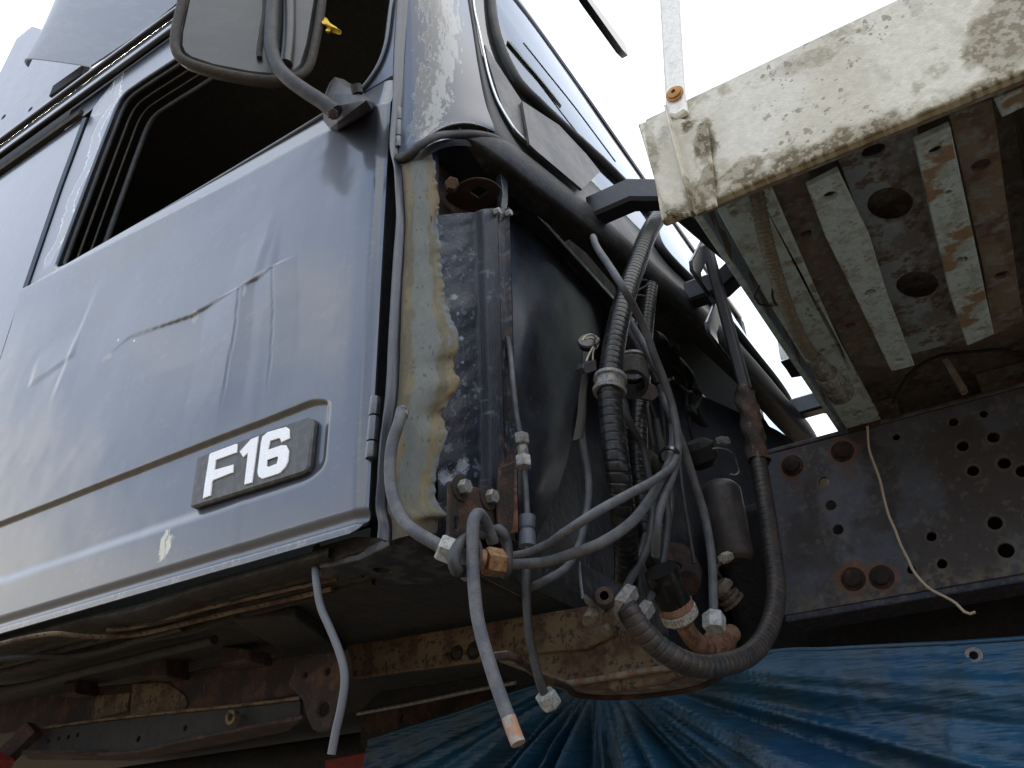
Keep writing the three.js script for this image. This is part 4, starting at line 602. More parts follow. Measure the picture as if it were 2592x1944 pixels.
  for (const q of [[[-0.7454,1.2688,-0.24],[-0.6734,1.2658,-0.24],[-0.6674,1.2316,-0.24],[-0.7426,1.2381,-0.24]], [[-0.9792,1.2622,-0.24],[-0.9377,1.2606,-0.24],[-0.9321,1.2362,-0.24],[-0.9799,1.2373,-0.24]], [[-0.5339,1.2649,-0.24],[-0.4605,1.2482,-0.24],[-0.4568,1.2268,-0.24],[-0.5323,1.2307,-0.24]]]) mesh('spacer_block', plate(q, 0.05, { bevel: 0.003 }), M.rust, ch);
  mesh('diagonal_brace', bar([-1.114,1.1188,-0.22], [-1.0563,1.1891,-0.25], 0.03, 0.03), M.rust, ch);
  mesh('brace_end', bar([-1.0992,1.106,-0.215], [-1.0787,1.138,-0.215], 0.032, 0.034), M.red, ch);
  mesh('red_crossmember', bar([-0.689,1.1051,-0.7], [-0.5106,1.1141,-0.7], 0.04, 0.05), M.red, ch);
  mesh('guard_plate', plate([[-0.4833,1.1824,-0.54],[-0.4298,1.2166,-0.54],[-0.3103,1.2125,-0.54],[-0.169,1.212,-0.54],[-0.1253,1.1935,-0.54],[-0.1696,1.1922,-0.54],[-0.3098,1.1881,-0.54]], 0.01), M.under, ch);
  mesh('guard_edge', sweep([[-0.4833,1.1824,-0.54],[-0.3843,1.1841,-0.54],[-0.3098,1.1863,-0.54],[-0.2036,1.1903,-0.54],[-0.1254,1.1917,-0.54]], 0.004, { nt: 6 }), M.fitting, ch);
  mesh('cross_web', plate([[-0.5638,1.2012,-0.64],[-0.4659,1.2031,-0.64],[-0.2808,1.2091,-0.64],[-0.1871,1.2124,-0.64],[-0.19,1.1472,-0.64],[-0.334,1.1385,-0.64],[-0.536,1.1256,-0.64],[-0.5597,1.1437,-0.64]], 0.01, { discs: [[[-0.4534,1.1816,-0.58], 0.006]] }), M.rust, ch);
  mesh('void_blocker', box(-1.9, -0.1, 0.55, 1.22, -1.25, -0.85, 0.06), M.under, ch);  // added dark mass that stops light coming through from behind
  mesh('far_void_blocker', box(-0.9, 0.35, 0.5, 1.16, -1.9, -1.35, 0.06), M.under, ch);  // another added block, keeps the void below the cab dark
  // mounting plate with the big oval hole, seen from below
  mesh('mount_web', plate([[-0.06,1.1937,-0.37],[-0.0203,1.2078,-0.37],[0.1035,1.2091,-0.37],[0.1888,1.2026,-0.37],[0.2368,1.1583,-0.37],[0.2636,1.1309,-0.37],[0.2185,1.1209,-0.37],[0.1406,1.1205,-0.37],[0.0793,1.1333,-0.37],[0.0241,1.1544,-0.37],[-0.0277,1.1849,-0.37]], 0.012, { bevel: 0.003 }), M.rustLight, ch);
  const mp = [[0.0825,1.135,-0.1433],[0.107,1.135,-0.1458],[0.1001,1.135,-0.1989],[0.0762,1.135,-0.2797],[0.0716,1.135,-0.3577],[0.1058,1.135,-0.3638],[0.1866,1.135,-0.3569],[0.2361,1.135,-0.3638],[0.2781,1.135,-0.3867],[0.2786,1.135,-0.4406],[0.2021,1.135,-0.5061],[0.1457,1.135,-0.5096],[0.0844,1.135,-0.4868],[0.0469,1.135,-0.4353],[0.0506,1.135,-0.3381],[0.0759,1.135,-0.2339]], hole = [];
  for (let k = 0; k < 26; k++) hole.push(k);
  const hc = V([0.1766,1.135,-0.4207]), hx = V([0.2334,1.135,-0.4347]).sub(hc), hy = V([0.1543,1.135,-0.4706]).sub(hc);
  mesh('mount_plate', plate(mp, 0.008, { bevel: 0.002, holes: [hole.map((k) => { const a = k / 26 * Math.PI * 2; return hc.clone().addScaledVector(hx, Math.cos(a)).addScaledVector(hy, Math.sin(a)).toArray(); })] }), M.mountPaint = std({ map: rep(blotchy([96, 92, 84], [[[104, 66, 44], 'mid', 3, 0.48, 0.7, 0.9], [[126, 120, 108], 'low', 3, 0.5, 0.75, 0.7]]), 4), roughness: 0.8, bumpMap: rep(bumpRough, 6), bumpScale: 0.001 }), ch);
  mesh('plate_lip', sweep([[0.0918,1.133,-0.1331],[0.1118,1.133,-0.1382],[0.105,1.133,-0.1908],[0.0783,1.133,-0.276],[0.0736,1.133,-0.354],[0.0556,1.133,-0.4189],[0.0894,1.133,-0.4763],[0.149,1.133,-0.5016],[0.205,1.133,-0.4981],[0.2673,1.133,-0.449]], 0.005, { nt: 8 }), M.rust, ch);
}

// ---------------------------------------------------------------- hoses and fittings hanging from the cab front
const wrap = (R, pitch, depth = 0.07) => (s, th) => { const f = (s / pitch + th / (2 * Math.PI)) % 1; return R * (1 - depth * (f < 0.12 ? 1 : 0) + 0.012 * Math.sin(f * Math.PI)); };
const corrug = (R, pitch, a = 0.12) => (s) => R * (1 + a * Math.cos(s / pitch * 2 * Math.PI));
{
  const t = thing('spiral_hose', 'thick black spiral-wrapped hose running from the cream beam down the cab front', 'hose');
  mesh('hose', sweep([[0.27,2.2455,-0.7785],[0.27,2.1206,-0.611],[0.27,2.0244,-0.5081],[0.27,1.91,-0.4162],[0.27,1.8063,-0.3487],[0.27,1.7153,-0.2896],[0.27,1.6322,-0.24],[0.27,1.5636,-0.2059],[0.27,1.5043,-0.1813],[0.27,1.4617,-0.1695],[0.27,1.4037,-0.1654],[0.27,1.351,-0.1674],[0.26,1.3038,-0.1907],[0.235,1.2755,-0.247],[0.2,1.2483,-0.3134],[0.16,1.2252,-0.3851]], wrap(0.0165, 0.0125), { step: 0.0013, nt: 20 }), M.spiral, t);
  mesh('hose_clamp', rev([0.27,1.4907,-0.1765], [0.268,1.4635,-0.1715], [[0, 0.017], [0, 0.0225], [0.2, 0.0235], [0.28, 0.020], [0.75, 0.020], [0.82, 0.0235], [1, 0.022], [1, 0.017]], 24), M.fitting, t);
  const b = thing('lower_spiral_hose', 'black spiral-wrapped hose curving under the rusty elbow pipe', 'hose');
  mesh('hose', sweep([[0.33,1.6761,-0.6525],[0.345,1.5669,-0.5902],[0.355,1.4689,-0.5485],[0.36,1.3849,-0.5187],[0.36,1.3059,-0.5046],[0.36,1.2439,-0.4809],[0.355,1.1888,-0.4343],[0.345,1.1452,-0.3726],[0.335,1.119,-0.2996],[0.32,1.1073,-0.2404],[0.305,1.1109,-0.2004],[0.29,1.1252,-0.1797],[0.28,1.1418,-0.1616],[0.27,1.1668,-0.1455]], wrap(0.0138, 0.0105), { step: 0.0013, nt: 20 }), M.spiralRust, b);
  mesh('tape_sleeve', sweep([[0.335,1.6548,-0.6318],[0.345,1.5788,-0.5968],[0.352,1.511,-0.5673],[0.355,1.4796,-0.5547]], (s, th) => 0.0175 + 0.0022 * Math.sin(th * 3 + s * 90) + 0.0012 * Math.sin(th * 7 - s * 140), { step: 0.003, nt: 24 }), M.rust, b);
  const s = thing('second_spiral_hose', 'dusty black spiral hose hanging behind the thin grey hoses', 'hose');
  mesh('hose', sweep([[0.2,1.933,-0.593],[0.2,1.8092,-0.5358],[0.2,1.6803,-0.486],[0.2,1.5658,-0.44],[0.2,1.4703,-0.4147],[0.2,1.4063,-0.415],[0.2,1.3453,-0.4153],[0.2,1.2941,-0.4436],[0.2,1.2664,-0.4793]], wrap(0.0155, 0.012), { step: 0.0014, nt: 18 }), M.spiral, s);
}
{ // thin grey air hoses
  const H = (name, label, pts, r, mat = M.hose) => { const t = thing(name, label, 'hose'); mesh('hose', sweep(pts, r, { step: 0.006, nt: 12 }), mat, t); return t; };
  const rH = 0.0056;
  H('air_hose', 'grey air hose from under the black rail crossing in front of the spiral hose', [[0.24,1.798,-0.2381],[0.26,1.7429,-0.2037],[0.29,1.6708,-0.1766],[0.31,1.6194,-0.1623],[0.31,1.6025,-0.1997],[0.31,1.5819,-0.2308],[0.31,1.5518,-0.25],[0.31,1.5274,-0.2726],[0.31,1.4909,-0.2948],[0.31,1.4478,-0.3007],[0.31,1.4026,-0.2885],[0.31,1.3583,-0.2538],[0.31,1.3095,-0.2075],[0.31,1.2692,-0.1779],[0.29,1.2408,-0.209]], rH);
  const a = H('air_hose', 'grey air hose sweeping left from the bundle to the loops by the brass nut', [[0.26,1.659,-0.3003],[0.27,1.6284,-0.3077],[0.29,1.5677,-0.3065],[0.3,1.5217,-0.3162],[0.31,1.4664,-0.301],[0.31,1.4284,-0.2997],[0.31,1.3865,-0.2705],[0.31,1.3364,-0.198],[0.31,1.2807,-0.0994],[0.29,1.2453,-0.0459],[0.25,1.2343,-0.0512],[0.2,1.2417,-0.0939],[0.165,1.2403,-0.1019],[0.14,1.2419,-0.1007]], rH * 1.02);
  const b = H('air_hose', 'lower grey air hose sweeping left under the other one to the brass nut', [[0.25,1.6631,-0.319],[0.27,1.6055,-0.3148],[0.28,1.5587,-0.3331],[0.29,1.509,-0.3423],[0.3,1.4511,-0.3129],[0.3,1.4118,-0.2932],[0.3,1.364,-0.2527],[0.3,1.3019,-0.1827],[0.3,1.2499,-0.1129],[0.28,1.2204,-0.0735],[0.24,1.2181,-0.0795],[0.19,1.2246,-0.1006],[0.15,1.2303,-0.1005]], rH * 1.15);
  const c = H('air_hose', 'grey air hose hanging straight down to a pale hexagonal nut', [[0.25,1.6727,-0.3268],[0.27,1.6059,-0.3284],[0.285,1.5448,-0.3277],[0.3,1.4877,-0.3085],[0.3,1.4634,-0.3319],[0.3,1.4324,-0.3538],[0.3,1.3936,-0.3741],[0.3,1.3551,-0.3943],[0.3,1.3233,-0.399],[0.3,1.2851,-0.397],[0.3,1.2401,-0.3823],[0.3,1.1996,-0.3673]], rH * 1.15);
  mesh('nut', hex([0.31,1.1911,-0.3376], [0.31,1.1692,-0.3293], 0.0152), M.zinc, c);
  const d = H('air_hose', 'dark grey air hose ending in a square grey nut on the bracket', [[0.24,1.5185,-0.286],[0.24,1.4904,-0.2916],[0.24,1.4719,-0.3119],[0.24,1.456,-0.3395],[0.24,1.4178,-0.3483],[0.24,1.3843,-0.3516],[0.24,1.3512,-0.3451],[0.24,1.3095,-0.3237],[0.24,1.2688,-0.2885],[0.24,1.2333,-0.2456],[0.24,1.2062,-0.2152]], rH, M.hoseDark);
  mesh('nut', hex([0.25,1.203,-0.2116], [0.25,1.1699,-0.1664], 0.0125), M.fitting, d);
  const e = H('air_hose', 'slim dark hose running down to the smaller nut on the bracket', [[0.25,1.5205,-0.3826],[0.25,1.4726,-0.3889],[0.25,1.4301,-0.3893],[0.25,1.3895,-0.3832],[0.25,1.3568,-0.3793],[0.25,1.3119,-0.3582],[0.25,1.2707,-0.3325],[0.25,1.2317,-0.2965],[0.25,1.1975,-0.261]], rH * 0.95, M.hoseDark);
  mesh('nut', hex([0.255,1.191,-0.2481], [0.255,1.1657,-0.2121], 0.0115), M.fitting, e);
  H('air_hose', 'slack dark hose looping beside the bundle of grey hoses', [[0.23,1.5306,-0.438],[0.23,1.4974,-0.4532],[0.23,1.4598,-0.4559],[0.23,1.4301,-0.4607],[0.23,1.4038,-0.4556],[0.23,1.3655,-0.4289],[0.23,1.336,-0.4071],[0.23,1.3103,-0.3949]], rH * 0.95, M.hoseDark);
  H('air_hose', 'thin dark hose running behind the bundle to the bracket', [[0.2,1.5266,-0.3907],[0.2,1.5199,-0.4301],[0.2,1.4883,-0.4497],[0.2,1.4462,-0.4484],[0.2,1.4038,-0.4329],[0.2,1.3518,-0.4082],[0.2,1.3053,-0.3731],[0.2,1.2667,-0.327],[0.2,1.2378,-0.2917]], rH * 0.9, M.hoseDark);
  H('air_line', 'stiff thin line standing between the two right-hand hoses', [[0.24,1.5477,-0.3782],[0.24,1.503,-0.3793],[0.24,1.4773,-0.3854]], 0.003, M.hoseDark);
  H('air_line', 'stiff thin line ending in mid air beside the black cylinder', [[0.25,1.4746,-0.4653],[0.25,1.4072,-0.4599],[0.25,1.3543,-0.4625],[0.25,1.3059,-0.4638]], 0.003, M.hoseDark);
  const f = H('air_hose', 'grey hose with a slit sleeve hanging left of the spiral hose', [[0.17,1.4817,-0.2768],[0.17,1.4468,-0.2795],[0.17,1.4113,-0.2859],[0.17,1.3756,-0.2814],[0.17,1.3408,-0.2672],[0.17,1.3095,-0.2513],[0.17,1.2841,-0.2343],[0.17,1.2469,-0.1967],[0.17,1.2171,-0.1425],[0.13,1.219,-0.166]], rH, M.hose);
  mesh('sleeve', strip([[0.18,1.6247,-0.2875],[0.18,1.5787,-0.2758],[0.18,1.5323,-0.2589],[0.18,1.4899,-0.2466],[0.18,1.44,-0.2258]], [[0.18,1.6342,-0.3057],[0.18,1.5871,-0.2927],[0.18,1.5347,-0.2779],[0.18,1.4873,-0.2687],[0.18,1.4549,-0.2554]], [[0], [0.35, 0.006], [0.7, 0.006], [1]], 16, { th: 0.002 }), M.conduit, f);
  const g = H('air_hose', 'grey hose with a round end cap beside the ochre corner sheet', [[0.059,1.4239,0.012],[0.0601,1.399,0.02],[0.0519,1.3763,0.02],[0.0494,1.3403,0.02],[0.0558,1.3031,0.02],[0.0714,1.2697,0.02],[0.0952,1.2466,0.02],[0.1096,1.2362,0.015],[0.1211,1.2276,0.01]], 0.0078);
  mesh('end_cap', rev([0.0592,1.4146,0.014], [0.0574,1.4288,0.008], [[0, 0], [0, 0.0088], [0.6, 0.0086], [0.9, 0.006], [1, 0]], 14), M.fitting, g);
  mesh('nut', hex([0.1188,1.2282,0.012], [0.1319,1.2213,0], 0.0165), M.zinc, g);
  const k = H('air_hose', 'long grey hose looped over the fitting and hanging free with a stained cut end', [[0.1557,1.2415,-0.045],[0.1584,1.2541,-0.03],[0.1632,1.2605,-0.012],[0.1652,1.2602,0],[0.1662,1.2482,0.01],[0.1644,1.228,0.01],[0.164,1.1994,0.01],[0.1659,1.1693,0.01],[0.1687,1.1438,0.01],[0.1739,1.1205,0.01],[0.1822,1.0939,0.01],[0.1912,1.0682,0.01],[0.2009,1.0434,0.01],[0.2075,1.0279,0.01]], 0.0072);
  mesh('stained_end', sweep([[0.2043,1.0356,0.01],[0.2103,1.0203,0.01],[0.2143,1.0111,0.01]], 0.0074, { nt: 14 }), M.stained = std({ map: rep(blotchy([142, 136, 128], [[[150, 108, 78], 'low', 4, 0.42, 0.62, 0.9], [[110, 108, 106], 'mid', 5, 0.6, 0.8, 0.6]]), 9), roughness: 0.7 }), k);
  const l = thing('ring_hose', 'dark rubber ring hose wound round the hexagonal nut', 'hose');
  mesh('loop', sweep([[0.135,1.2622,-0.0853],[0.15,1.2532,-0.0464],[0.15,1.2411,-0.0126],[0.15,1.2213,0.0158],[0.15,1.2042,0.026],[0.15,1.1929,0.0233],[0.14,1.2,-0.0086]], 0.007, { nt: 12 }), M.hoseDark, l);
  mesh('loop', sweep([[0.14,1.2635,-0.0697],[0.165,1.2542,-0.0467],[0.165,1.2476,-0.058],[0.165,1.2288,-0.0616],[0.165,1.2109,-0.0589],[0.15,1.2122,-0.0773]], 0.0068, { nt: 12 }), M.hoseDark, l);
  const br = thing('brass_coupling', 'orange-brown brass coupling with a hexagonal nut between the hose loops', 'coupling');
  mesh('nut', hex([0.155,1.214,-0.0263], [0.165,1.2148,-0.0492], 0.0165), M.brass, br);
  mesh('collar', cyl([0.15,1.2148,-0.0174], [0.157,1.2133,-0.0251], 0.0125), M.brass, br);
  mesh('washer', cyl([0.145,1.2145,-0.0086], [0.147,1.2146,-0.0128], 0.026), M.conduit, br);
  const wa = thing('rusty_washer', 'flat rusty washer lying above the brass coupling', 'washer');
  mesh('washer', plate([[0.0455,1.305,-0.1768],[0.0574,1.305,-0.1744],[0.0719,1.305,-0.1838],[0.0844,1.305,-0.2008],[0.083,1.305,-0.229],[0.0693,1.305,-0.2486],[0.0497,1.305,-0.2459],[0.0315,1.305,-0.2267],[0.031,1.305,-0.2024]], 0.003, { curved: true }), M.rust, wa);
  const v = thing('coupled_pipe', 'thin grey pipe with two screwed couplings beside the rusty bracket', 'pipe');
  mesh('pipe', sweep([[0.12,1.6034,-0.155],[0.12,1.5805,-0.1601],[0.13,1.5213,-0.1478],[0.13,1.4681,-0.1537],[0.13,1.44,-0.1612],[0.13,1.4005,-0.1666],[0.13,1.3614,-0.17],[0.13,1.3202,-0.1711],[0.13,1.3003,-0.1722]], 0.0042, { nt: 10 }), M.hose, v);
  mesh('coupling_nut', hex([0.132,1.4375,-0.1601], [0.133,1.4207,-0.1605], 0.0112), M.fitting, v);
  mesh('coupling_body', cyl([0.132,1.4216,-0.1622], [0.133,1.4019,-0.1619], 0.0085), M.fitting, v);
  mesh('coupling_nut', hex([0.132,1.4041,-0.1632], [0.134,1.3866,-0.1613], 0.0115), M.zinc, v);
  mesh('sleeve', rev([0.14,1.3119,-0.154], [0.14,1.2666,-0.1502], [[0, 0.006], [0.02, 0.0115], [0.38, 0.0105], [0.44, 0.0085], [0.5, 0.0105], [0.95, 0.0115], [1, 0.006]], 18), M.plastic2 = std({ color: 0x4b505a, roughness: 0.5 }), v);
  mesh('tail', sweep([[0.14,1.2701,-0.1496],[0.14,1.2358,-0.1449],[0.14,1.1987,-0.1426],[0.14,1.1597,-0.1451],[0.14,1.1233,-0.1556],[0.14,1.0964,-0.1698],[0.14,1.0892,-0.1775]], 0.0055, { nt: 12 }), M.hoseDark, v);
  mesh('tail_nut', hex([0.14,1.0919,-0.1748], [0.142,1.0781,-0.1887], 0.0135), M.zinc, v);
  mesh('support_disc', rev([0.125,1.2623,-0.1803], [[0.125,1.2623,-0.1803][0] + 0.003, [0.125,1.2623,-0.1803][1], [0.125,1.2623,-0.1803][2]], [[0, 0], [0, 0.03], [1, 0.03], [1, 0]], 24), M.under, v);
  const st = thing('flat_strap', 'flat dusty metal strap running down under the corner loops', 'strap');
  mesh('strap', strip([[0.13,1.2109,-0.0229],[0.13,1.2071,-0.067],[0.13,1.2052,-0.1142],[0.13,1.2039,-0.1474]], [[0.125,1.2066,-0.0354],[0.125,1.2035,-0.0706],[0.125,1.2016,-0.1136],[0.125,1.1993,-0.153]], [[0], [1]], 10, { th: 0.003 }), M.under, st);
  const gw = H('grey_cable', 'light grey cable end hanging below the door sill', [[-0.135,1.3024,-0.05],[-0.1244,1.2748,-0.04],[-0.0992,1.2359,-0.02],[-0.0887,1.2041,-0.02],[-0.069,1.1719,-0.02],[-0.0512,1.1413,-0.02],[-0.0417,1.1172,-0.02],[-0.0403,1.1009,-0.02],[-0.0442,1.0737,-0.02],[-0.0492,1.053,-0.02],[-0.0534,1.0288,-0.02]], 0.005, M.cable = std({ color: 0x55575b, roughness: 0.6 }));
}
{ // ties round the hose bundle
  for (const [a0, b0, l] of [[[0.3,1.538,-0.3046], [0.3,1.5344,-0.3068], 'black cable tie round the upper bundle of grey hoses'], [[0.3,1.4047,-0.2857], [0.3,1.3983,-0.2798], 'black cable tie where the grey hoses part']]) { const t = thing('cable_tie', l, 'cable tie'); mesh('band', rev(a0, b0, [[0, 0.013], [0, 0.0155], [1, 0.0155], [1, 0.013]], 18), M.gloss, t); }
}
{ // bracket with pipe fittings, elbow pipe, cylinder, plugs
  const t = thing('fitting_bracket', 'thin dark bracket plate carrying brass pipe fittings', 'bracket');
  mesh('bracket_plate', plate([[0.24,1.2146,-0.0996],[0.24,1.2141,-0.1227],[0.24,1.213,-0.1889],[0.24,1.2005,-0.2321],[0.24,1.1613,-0.2674],[0.24,1.161,-0.2484],[0.24,1.1663,-0.1411],[0.24,1.172,-0.1013],[0.24,1.1912,-0.0993]], 0.004), M.navy, t);
  mesh('bracket_lip', strip([[0.25,1.1665,-0.0804],[0.25,1.1607,-0.1205],[0.25,1.157,-0.1755],[0.25,1.1537,-0.2417]], [[0.235,1.1705,-0.1135],[0.235,1.164,-0.1459],[0.235,1.1594,-0.202],[0.235,1.1579,-0.2692]], [[0], [1]], 10, { th: 0.004 }), M.fitting, t);
  mesh('fitting_body', hex([0.255,1.1722,-0.1615], [0.255,1.1518,-0.1337], 0.011), M.brass2 = std({ map: rep(blotchy([86, 76, 62], [[[62, 52, 42], 'mid', 4, 0.5, 0.75, 0.8]]), 8), roughness: 0.6, metalness: 0.25 }), t);
  mesh('fitting_body', hex([0.258,1.1688,-0.2142], [0.258,1.1521,-0.1895], 0.0105), M.brass2, t);
  for (const [a, b] of [[[0.245,1.1563,-0.1523], [0.245,1.1372,-0.1279]], [[0.245,1.1587,-0.1143], [0.245,1.1429,-0.0964]]]) mesh('stud', rev(a, b, Array.from({ length: 17 }, (_, i) => [i / 16, i === 0 || i === 16 ? 0 : 0.0066 + (i % 2) * 0.001]), 14), M.brass2, t);
  mesh('bore_fitting', rev([0.25,1.1751,-0.137], [0.275,1.1642,-0.0823], [[0, 0], [0, 0.011], [1, 0.010], [1, 0.005], [0.3, 0.005], [0.3, 0]], 18), M.rust, t);
  const e = thing('elbow_pipe', 'rusty bent pipe with a white clamp and a ball joint', 'pipe');
  mesh('sleeve', sweep([[0.265,1.2451,-0.2811],[0.265,1.2333,-0.2922],[0.265,1.2209,-0.3061],[0.265,1.2097,-0.3205]], 0.0225, { nt: 20 }), M.spiral, e);
  mesh('collar', cyl([0.265,1.2119,-0.3194], [0.265,1.1956,-0.3328], 0.0235, 24), M.orangeRust, e);
  mesh('clamp', rev([0.266,1.2016,-0.3227], [0.266,1.1938,-0.331], [[0, 0.022], [0, 0.0252], [1, 0.0252], [1, 0.022]], 26), M.clampW = std({ map: rep(blotchy([150, 148, 142], [[[112, 98, 80], 'mid', 5, 0.5, 0.7, 0.8]]), 9), roughness: 0.7 }), e);
  mesh('pipe', sweep([[0.268,1.1961,-0.3209],[0.268,1.1868,-0.3329],[0.268,1.1767,-0.348],[0.268,1.1691,-0.3707],[0.268,1.1671,-0.3997],[0.268,1.1678,-0.4309]], (s, th, L) => s < 0.015 ? 0.0185 : 0.0125, { step: 0.004, nt: 18 }), M.orangeRust, e);
  mesh('ball_joint', rev([0.27,1.1638,-0.4101], [0.285,1.1848,-0.4574], [[0, 0], [0.02, 0.014], [0.2, 0.0205], [0.5, 0.023], [0.75, 0.0205], [0.85, 0.015], [1, 0.0145], [1, 0]], 22), M.orangeRust, e);
  mesh('stub', cyl([0.28,1.182,-0.4515], [0.29,1.1969,-0.4718], 0.0135), M.orangeRust, e);
  const p = thing('air_dryer_cylinder', 'dark dusty cylinder with a pale plug behind the hoses', 'cylinder');
  mesh('body', rev([0.235,1.5327,-0.7099], [0.235,1.3777,-0.7166], [[0, 0], [0, 0.018], [0.03, 0.028], [0.1, 0.037], [0.14, 0.039], [0.9, 0.039], [0.96, 0.036], [1, 0.028], [1, 0]], 30), M.cylD = std({ map: rep(blotchy([52, 50, 50], [[[74, 72, 74], 'low', 3, 0.45, 0.75, 0.7], [[60, 48, 40], 'mid', 3, 0.6, 0.8, 0.7]]), 4), roughness: 0.55, metalness: 0.15 }), p);
  mesh('plug', hex([0.275,1.3247,-0.5273], [0.275,1.3397,-0.5667], 0.009), M.clampW, p);
  mesh('plug_lead', sweep([[0.27,1.326,-0.5416],[0.27,1.3104,-0.5152],[0.27,1.2999,-0.5011],[0.27,1.2937,-0.5171],[0.27,1.2881,-0.5434]], 0.003, { nt: 8 }), M.rubber, p);
  mesh('cap', rev([0.2,1.6347,-0.7242], [0.2,1.5916,-0.7587], [[0, 0], [0, 0.02], [0.2, 0.032], [0.7, 0.034], [1, 0.02], [1, 0]], 20), M.under, p);
  mesh('bail_wire', sweep([[0.25,1.5791,-0.662],[0.25,1.5996,-0.7113],[0.25,1.6157,-0.767],[0.25,1.6176,-0.8024],[0.25,1.6031,-0.8078],[0.25,1.5915,-0.8147],[0.25,1.5687,-0.781],[0.25,1.5566,-0.7445]], 0.0016, { nt: 6 }), M.fitting, p);
  mesh('tee', bar([0.25,1.6164,-0.7131], [0.25,1.636,-0.7643], 0.014, 0.014), M.fitting, p);
  const c = thing('cable_connector', 'pale ribbed connector below the black cylinder', 'connector');
  mesh('shell', rev([0.275,1.2718,-0.4797], [0.29,1.2461,-0.5006], [[0, 0], [0, 0.015], [0.2, 0.02], [0.36, 0.02], [0.38, 0.011], [0.6, 0.011], [0.62, 0.018], [0.74, 0.018], [0.75, 0.014], [0.86, 0.014], [0.87, 0.019], [1, 0.019], [1, 0.012], [0.8, 0.01], [0.8, 0]], 22), M.brass2, c);
  const s = thing('pipe_stub', 'open pipe stub with a pale ring clamped beside the spiral hose', 'pipe');
  mesh('ring', rev([0.25,1.5961,-0.3181], [0.25,1.5736,-0.3124], [[0, 0.02], [0, 0.0265], [0.25, 0.0275], [0.3, 0.0235], [0.72, 0.0235], [0.78, 0.027], [1, 0.0265], [1, 0.02]], 26), M.fitting, s);
  mesh('mouth', rev([0.25,1.5751,-0.3116], [0.262,1.5273,-0.2726], [[0, 0.018], [0, 0.026], [0.8, 0.0255], [1, 0.024], [1, 0.019], [0.2, 0.018]], 26), M.under, s);
  mesh('bracket', plate([[0.235,1.5377,-0.295],[0.235,1.6032,-0.3995],[0.235,1.6202,-0.4482],[0.235,1.6078,-0.4626],[0.235,1.5768,-0.4221],[0.235,1.5389,-0.318]], 0.006), M.rust, s);
  const q = thing('wire_plug', 'small black plug with torn wires left of the spiral hose', 'plug');
  mesh('plug_body', plate([[0.2,1.562,-0.2378],[0.2,1.5763,-0.2471],[0.2,1.6027,-0.2894],[0.2,1.5839,-0.2895],[0.2,1.5553,-0.2453]], 0.012), M.plastic, q);
  mesh('plug_top', rev([0.2,1.6167,-0.2682], [0.205,1.6212,-0.2577], [[0, 0], [0, 0.015], [0.8, 0.018], [1, 0.016], [1, 0]], 16), M.plastic, q);
  for (const w of [[[0.215,1.5913,-0.2129],[0.215,1.606,-0.2256],[0.215,1.6198,-0.2438],[0.215,1.6252,-0.2591],[0.215,1.6206,-0.2674]], [[0.215,1.5995,-0.2245],[0.215,1.609,-0.2366],[0.215,1.6164,-0.2521],[0.215,1.6162,-0.2629]], [[0.212,1.6187,-0.2692],[0.212,1.5971,-0.2508],[0.212,1.5782,-0.2369],[0.212,1.5639,-0.2276]], [[0.212,1.6164,-0.2724],[0.212,1.598,-0.2563],[0.212,1.5777,-0.2509]]]) mesh('wire', sweep(w, 0.0016, { nt: 6 }), M.wire, q);
  const tw = thing('tied_wire', 'twist of dark wire tied round the top of the second hose', 'wire');
  mesh('twist', sweep([[0.26,1.7727,-0.356],[0.26,1.7893,-0.3782],[0.26,1.808,-0.4123],[0.26,1.7939,-0.403],[0.26,1.7648,-0.3691],[0.26,1.7408,-0.3428],[0.26,1.7246,-0.3289],[0.26,1.7454,-0.3589],[0.26,1.7606,-0.3885]], 0.0018, { nt: 6, step: 0.003 }), M.under, tw);
  mesh('strand', sweep([[0.285,1.8215,-0.3609],[0.285,1.7931,-0.3427],[0.285,1.7581,-0.3132],[0.285,1.7242,-0.2922],[0.285,1.6829,-0.2653]], 0.0009, { nt: 5 }), M.wire, tw);
  // dark plumbing deep behind the hoses
  const d = thing('valve_block', 'dark greasy valve and pipework deep behind the hoses', 'valve');
  mesh('valve_body', rev([0.1,1.4248,-0.7558], [0.16,1.3383,-0.6636], [[0, 0], [0, 0.03], [0.3, 0.045], [0.7, 0.04], [1, 0.025], [1, 0]], 20), M.rust, d);
  mesh('valve_ring', sweep([[0.17,1.3535,-0.5663],[0.17,1.3626,-0.6043],[0.17,1.3601,-0.6274],[0.17,1.3482,-0.6183],[0.17,1.3264,-0.5688]], 0.003, { nt: 8 }), M.rust, d);
  mesh('pipe', sweep([[0.1,1.9867,-0.8443],[0.1,2.0004,-0.8922],[0.1,1.9813,-0.9378],[0.1,1.989,-1.0078],[0.1,1.9771,-1.0669],[0.1,1.936,-1.0729],[0.1,1.8735,-1.0702],[0.1,1.8634,-1.1316]], 0.016, { nt: 14 }), M.under, d);
  mesh('pipe', sweep([[0.09,1.9203,-0.7151],[0.09,1.8818,-0.7165],[0.09,1.8347,-0.7318],[0.09,1.7501,-0.7206],[0.09,1.6248,-0.6928]], 0.013, { nt: 12 }), M.under, d);
  mesh('tape_wrap', sweep([[0.21,1.4804,-0.4162],[0.21,1.48,-0.4455],[0.21,1.4738,-0.4652],[0.21,1.4614,-0.4789]], 0.014, { nt: 14 }), M.conduit, d);
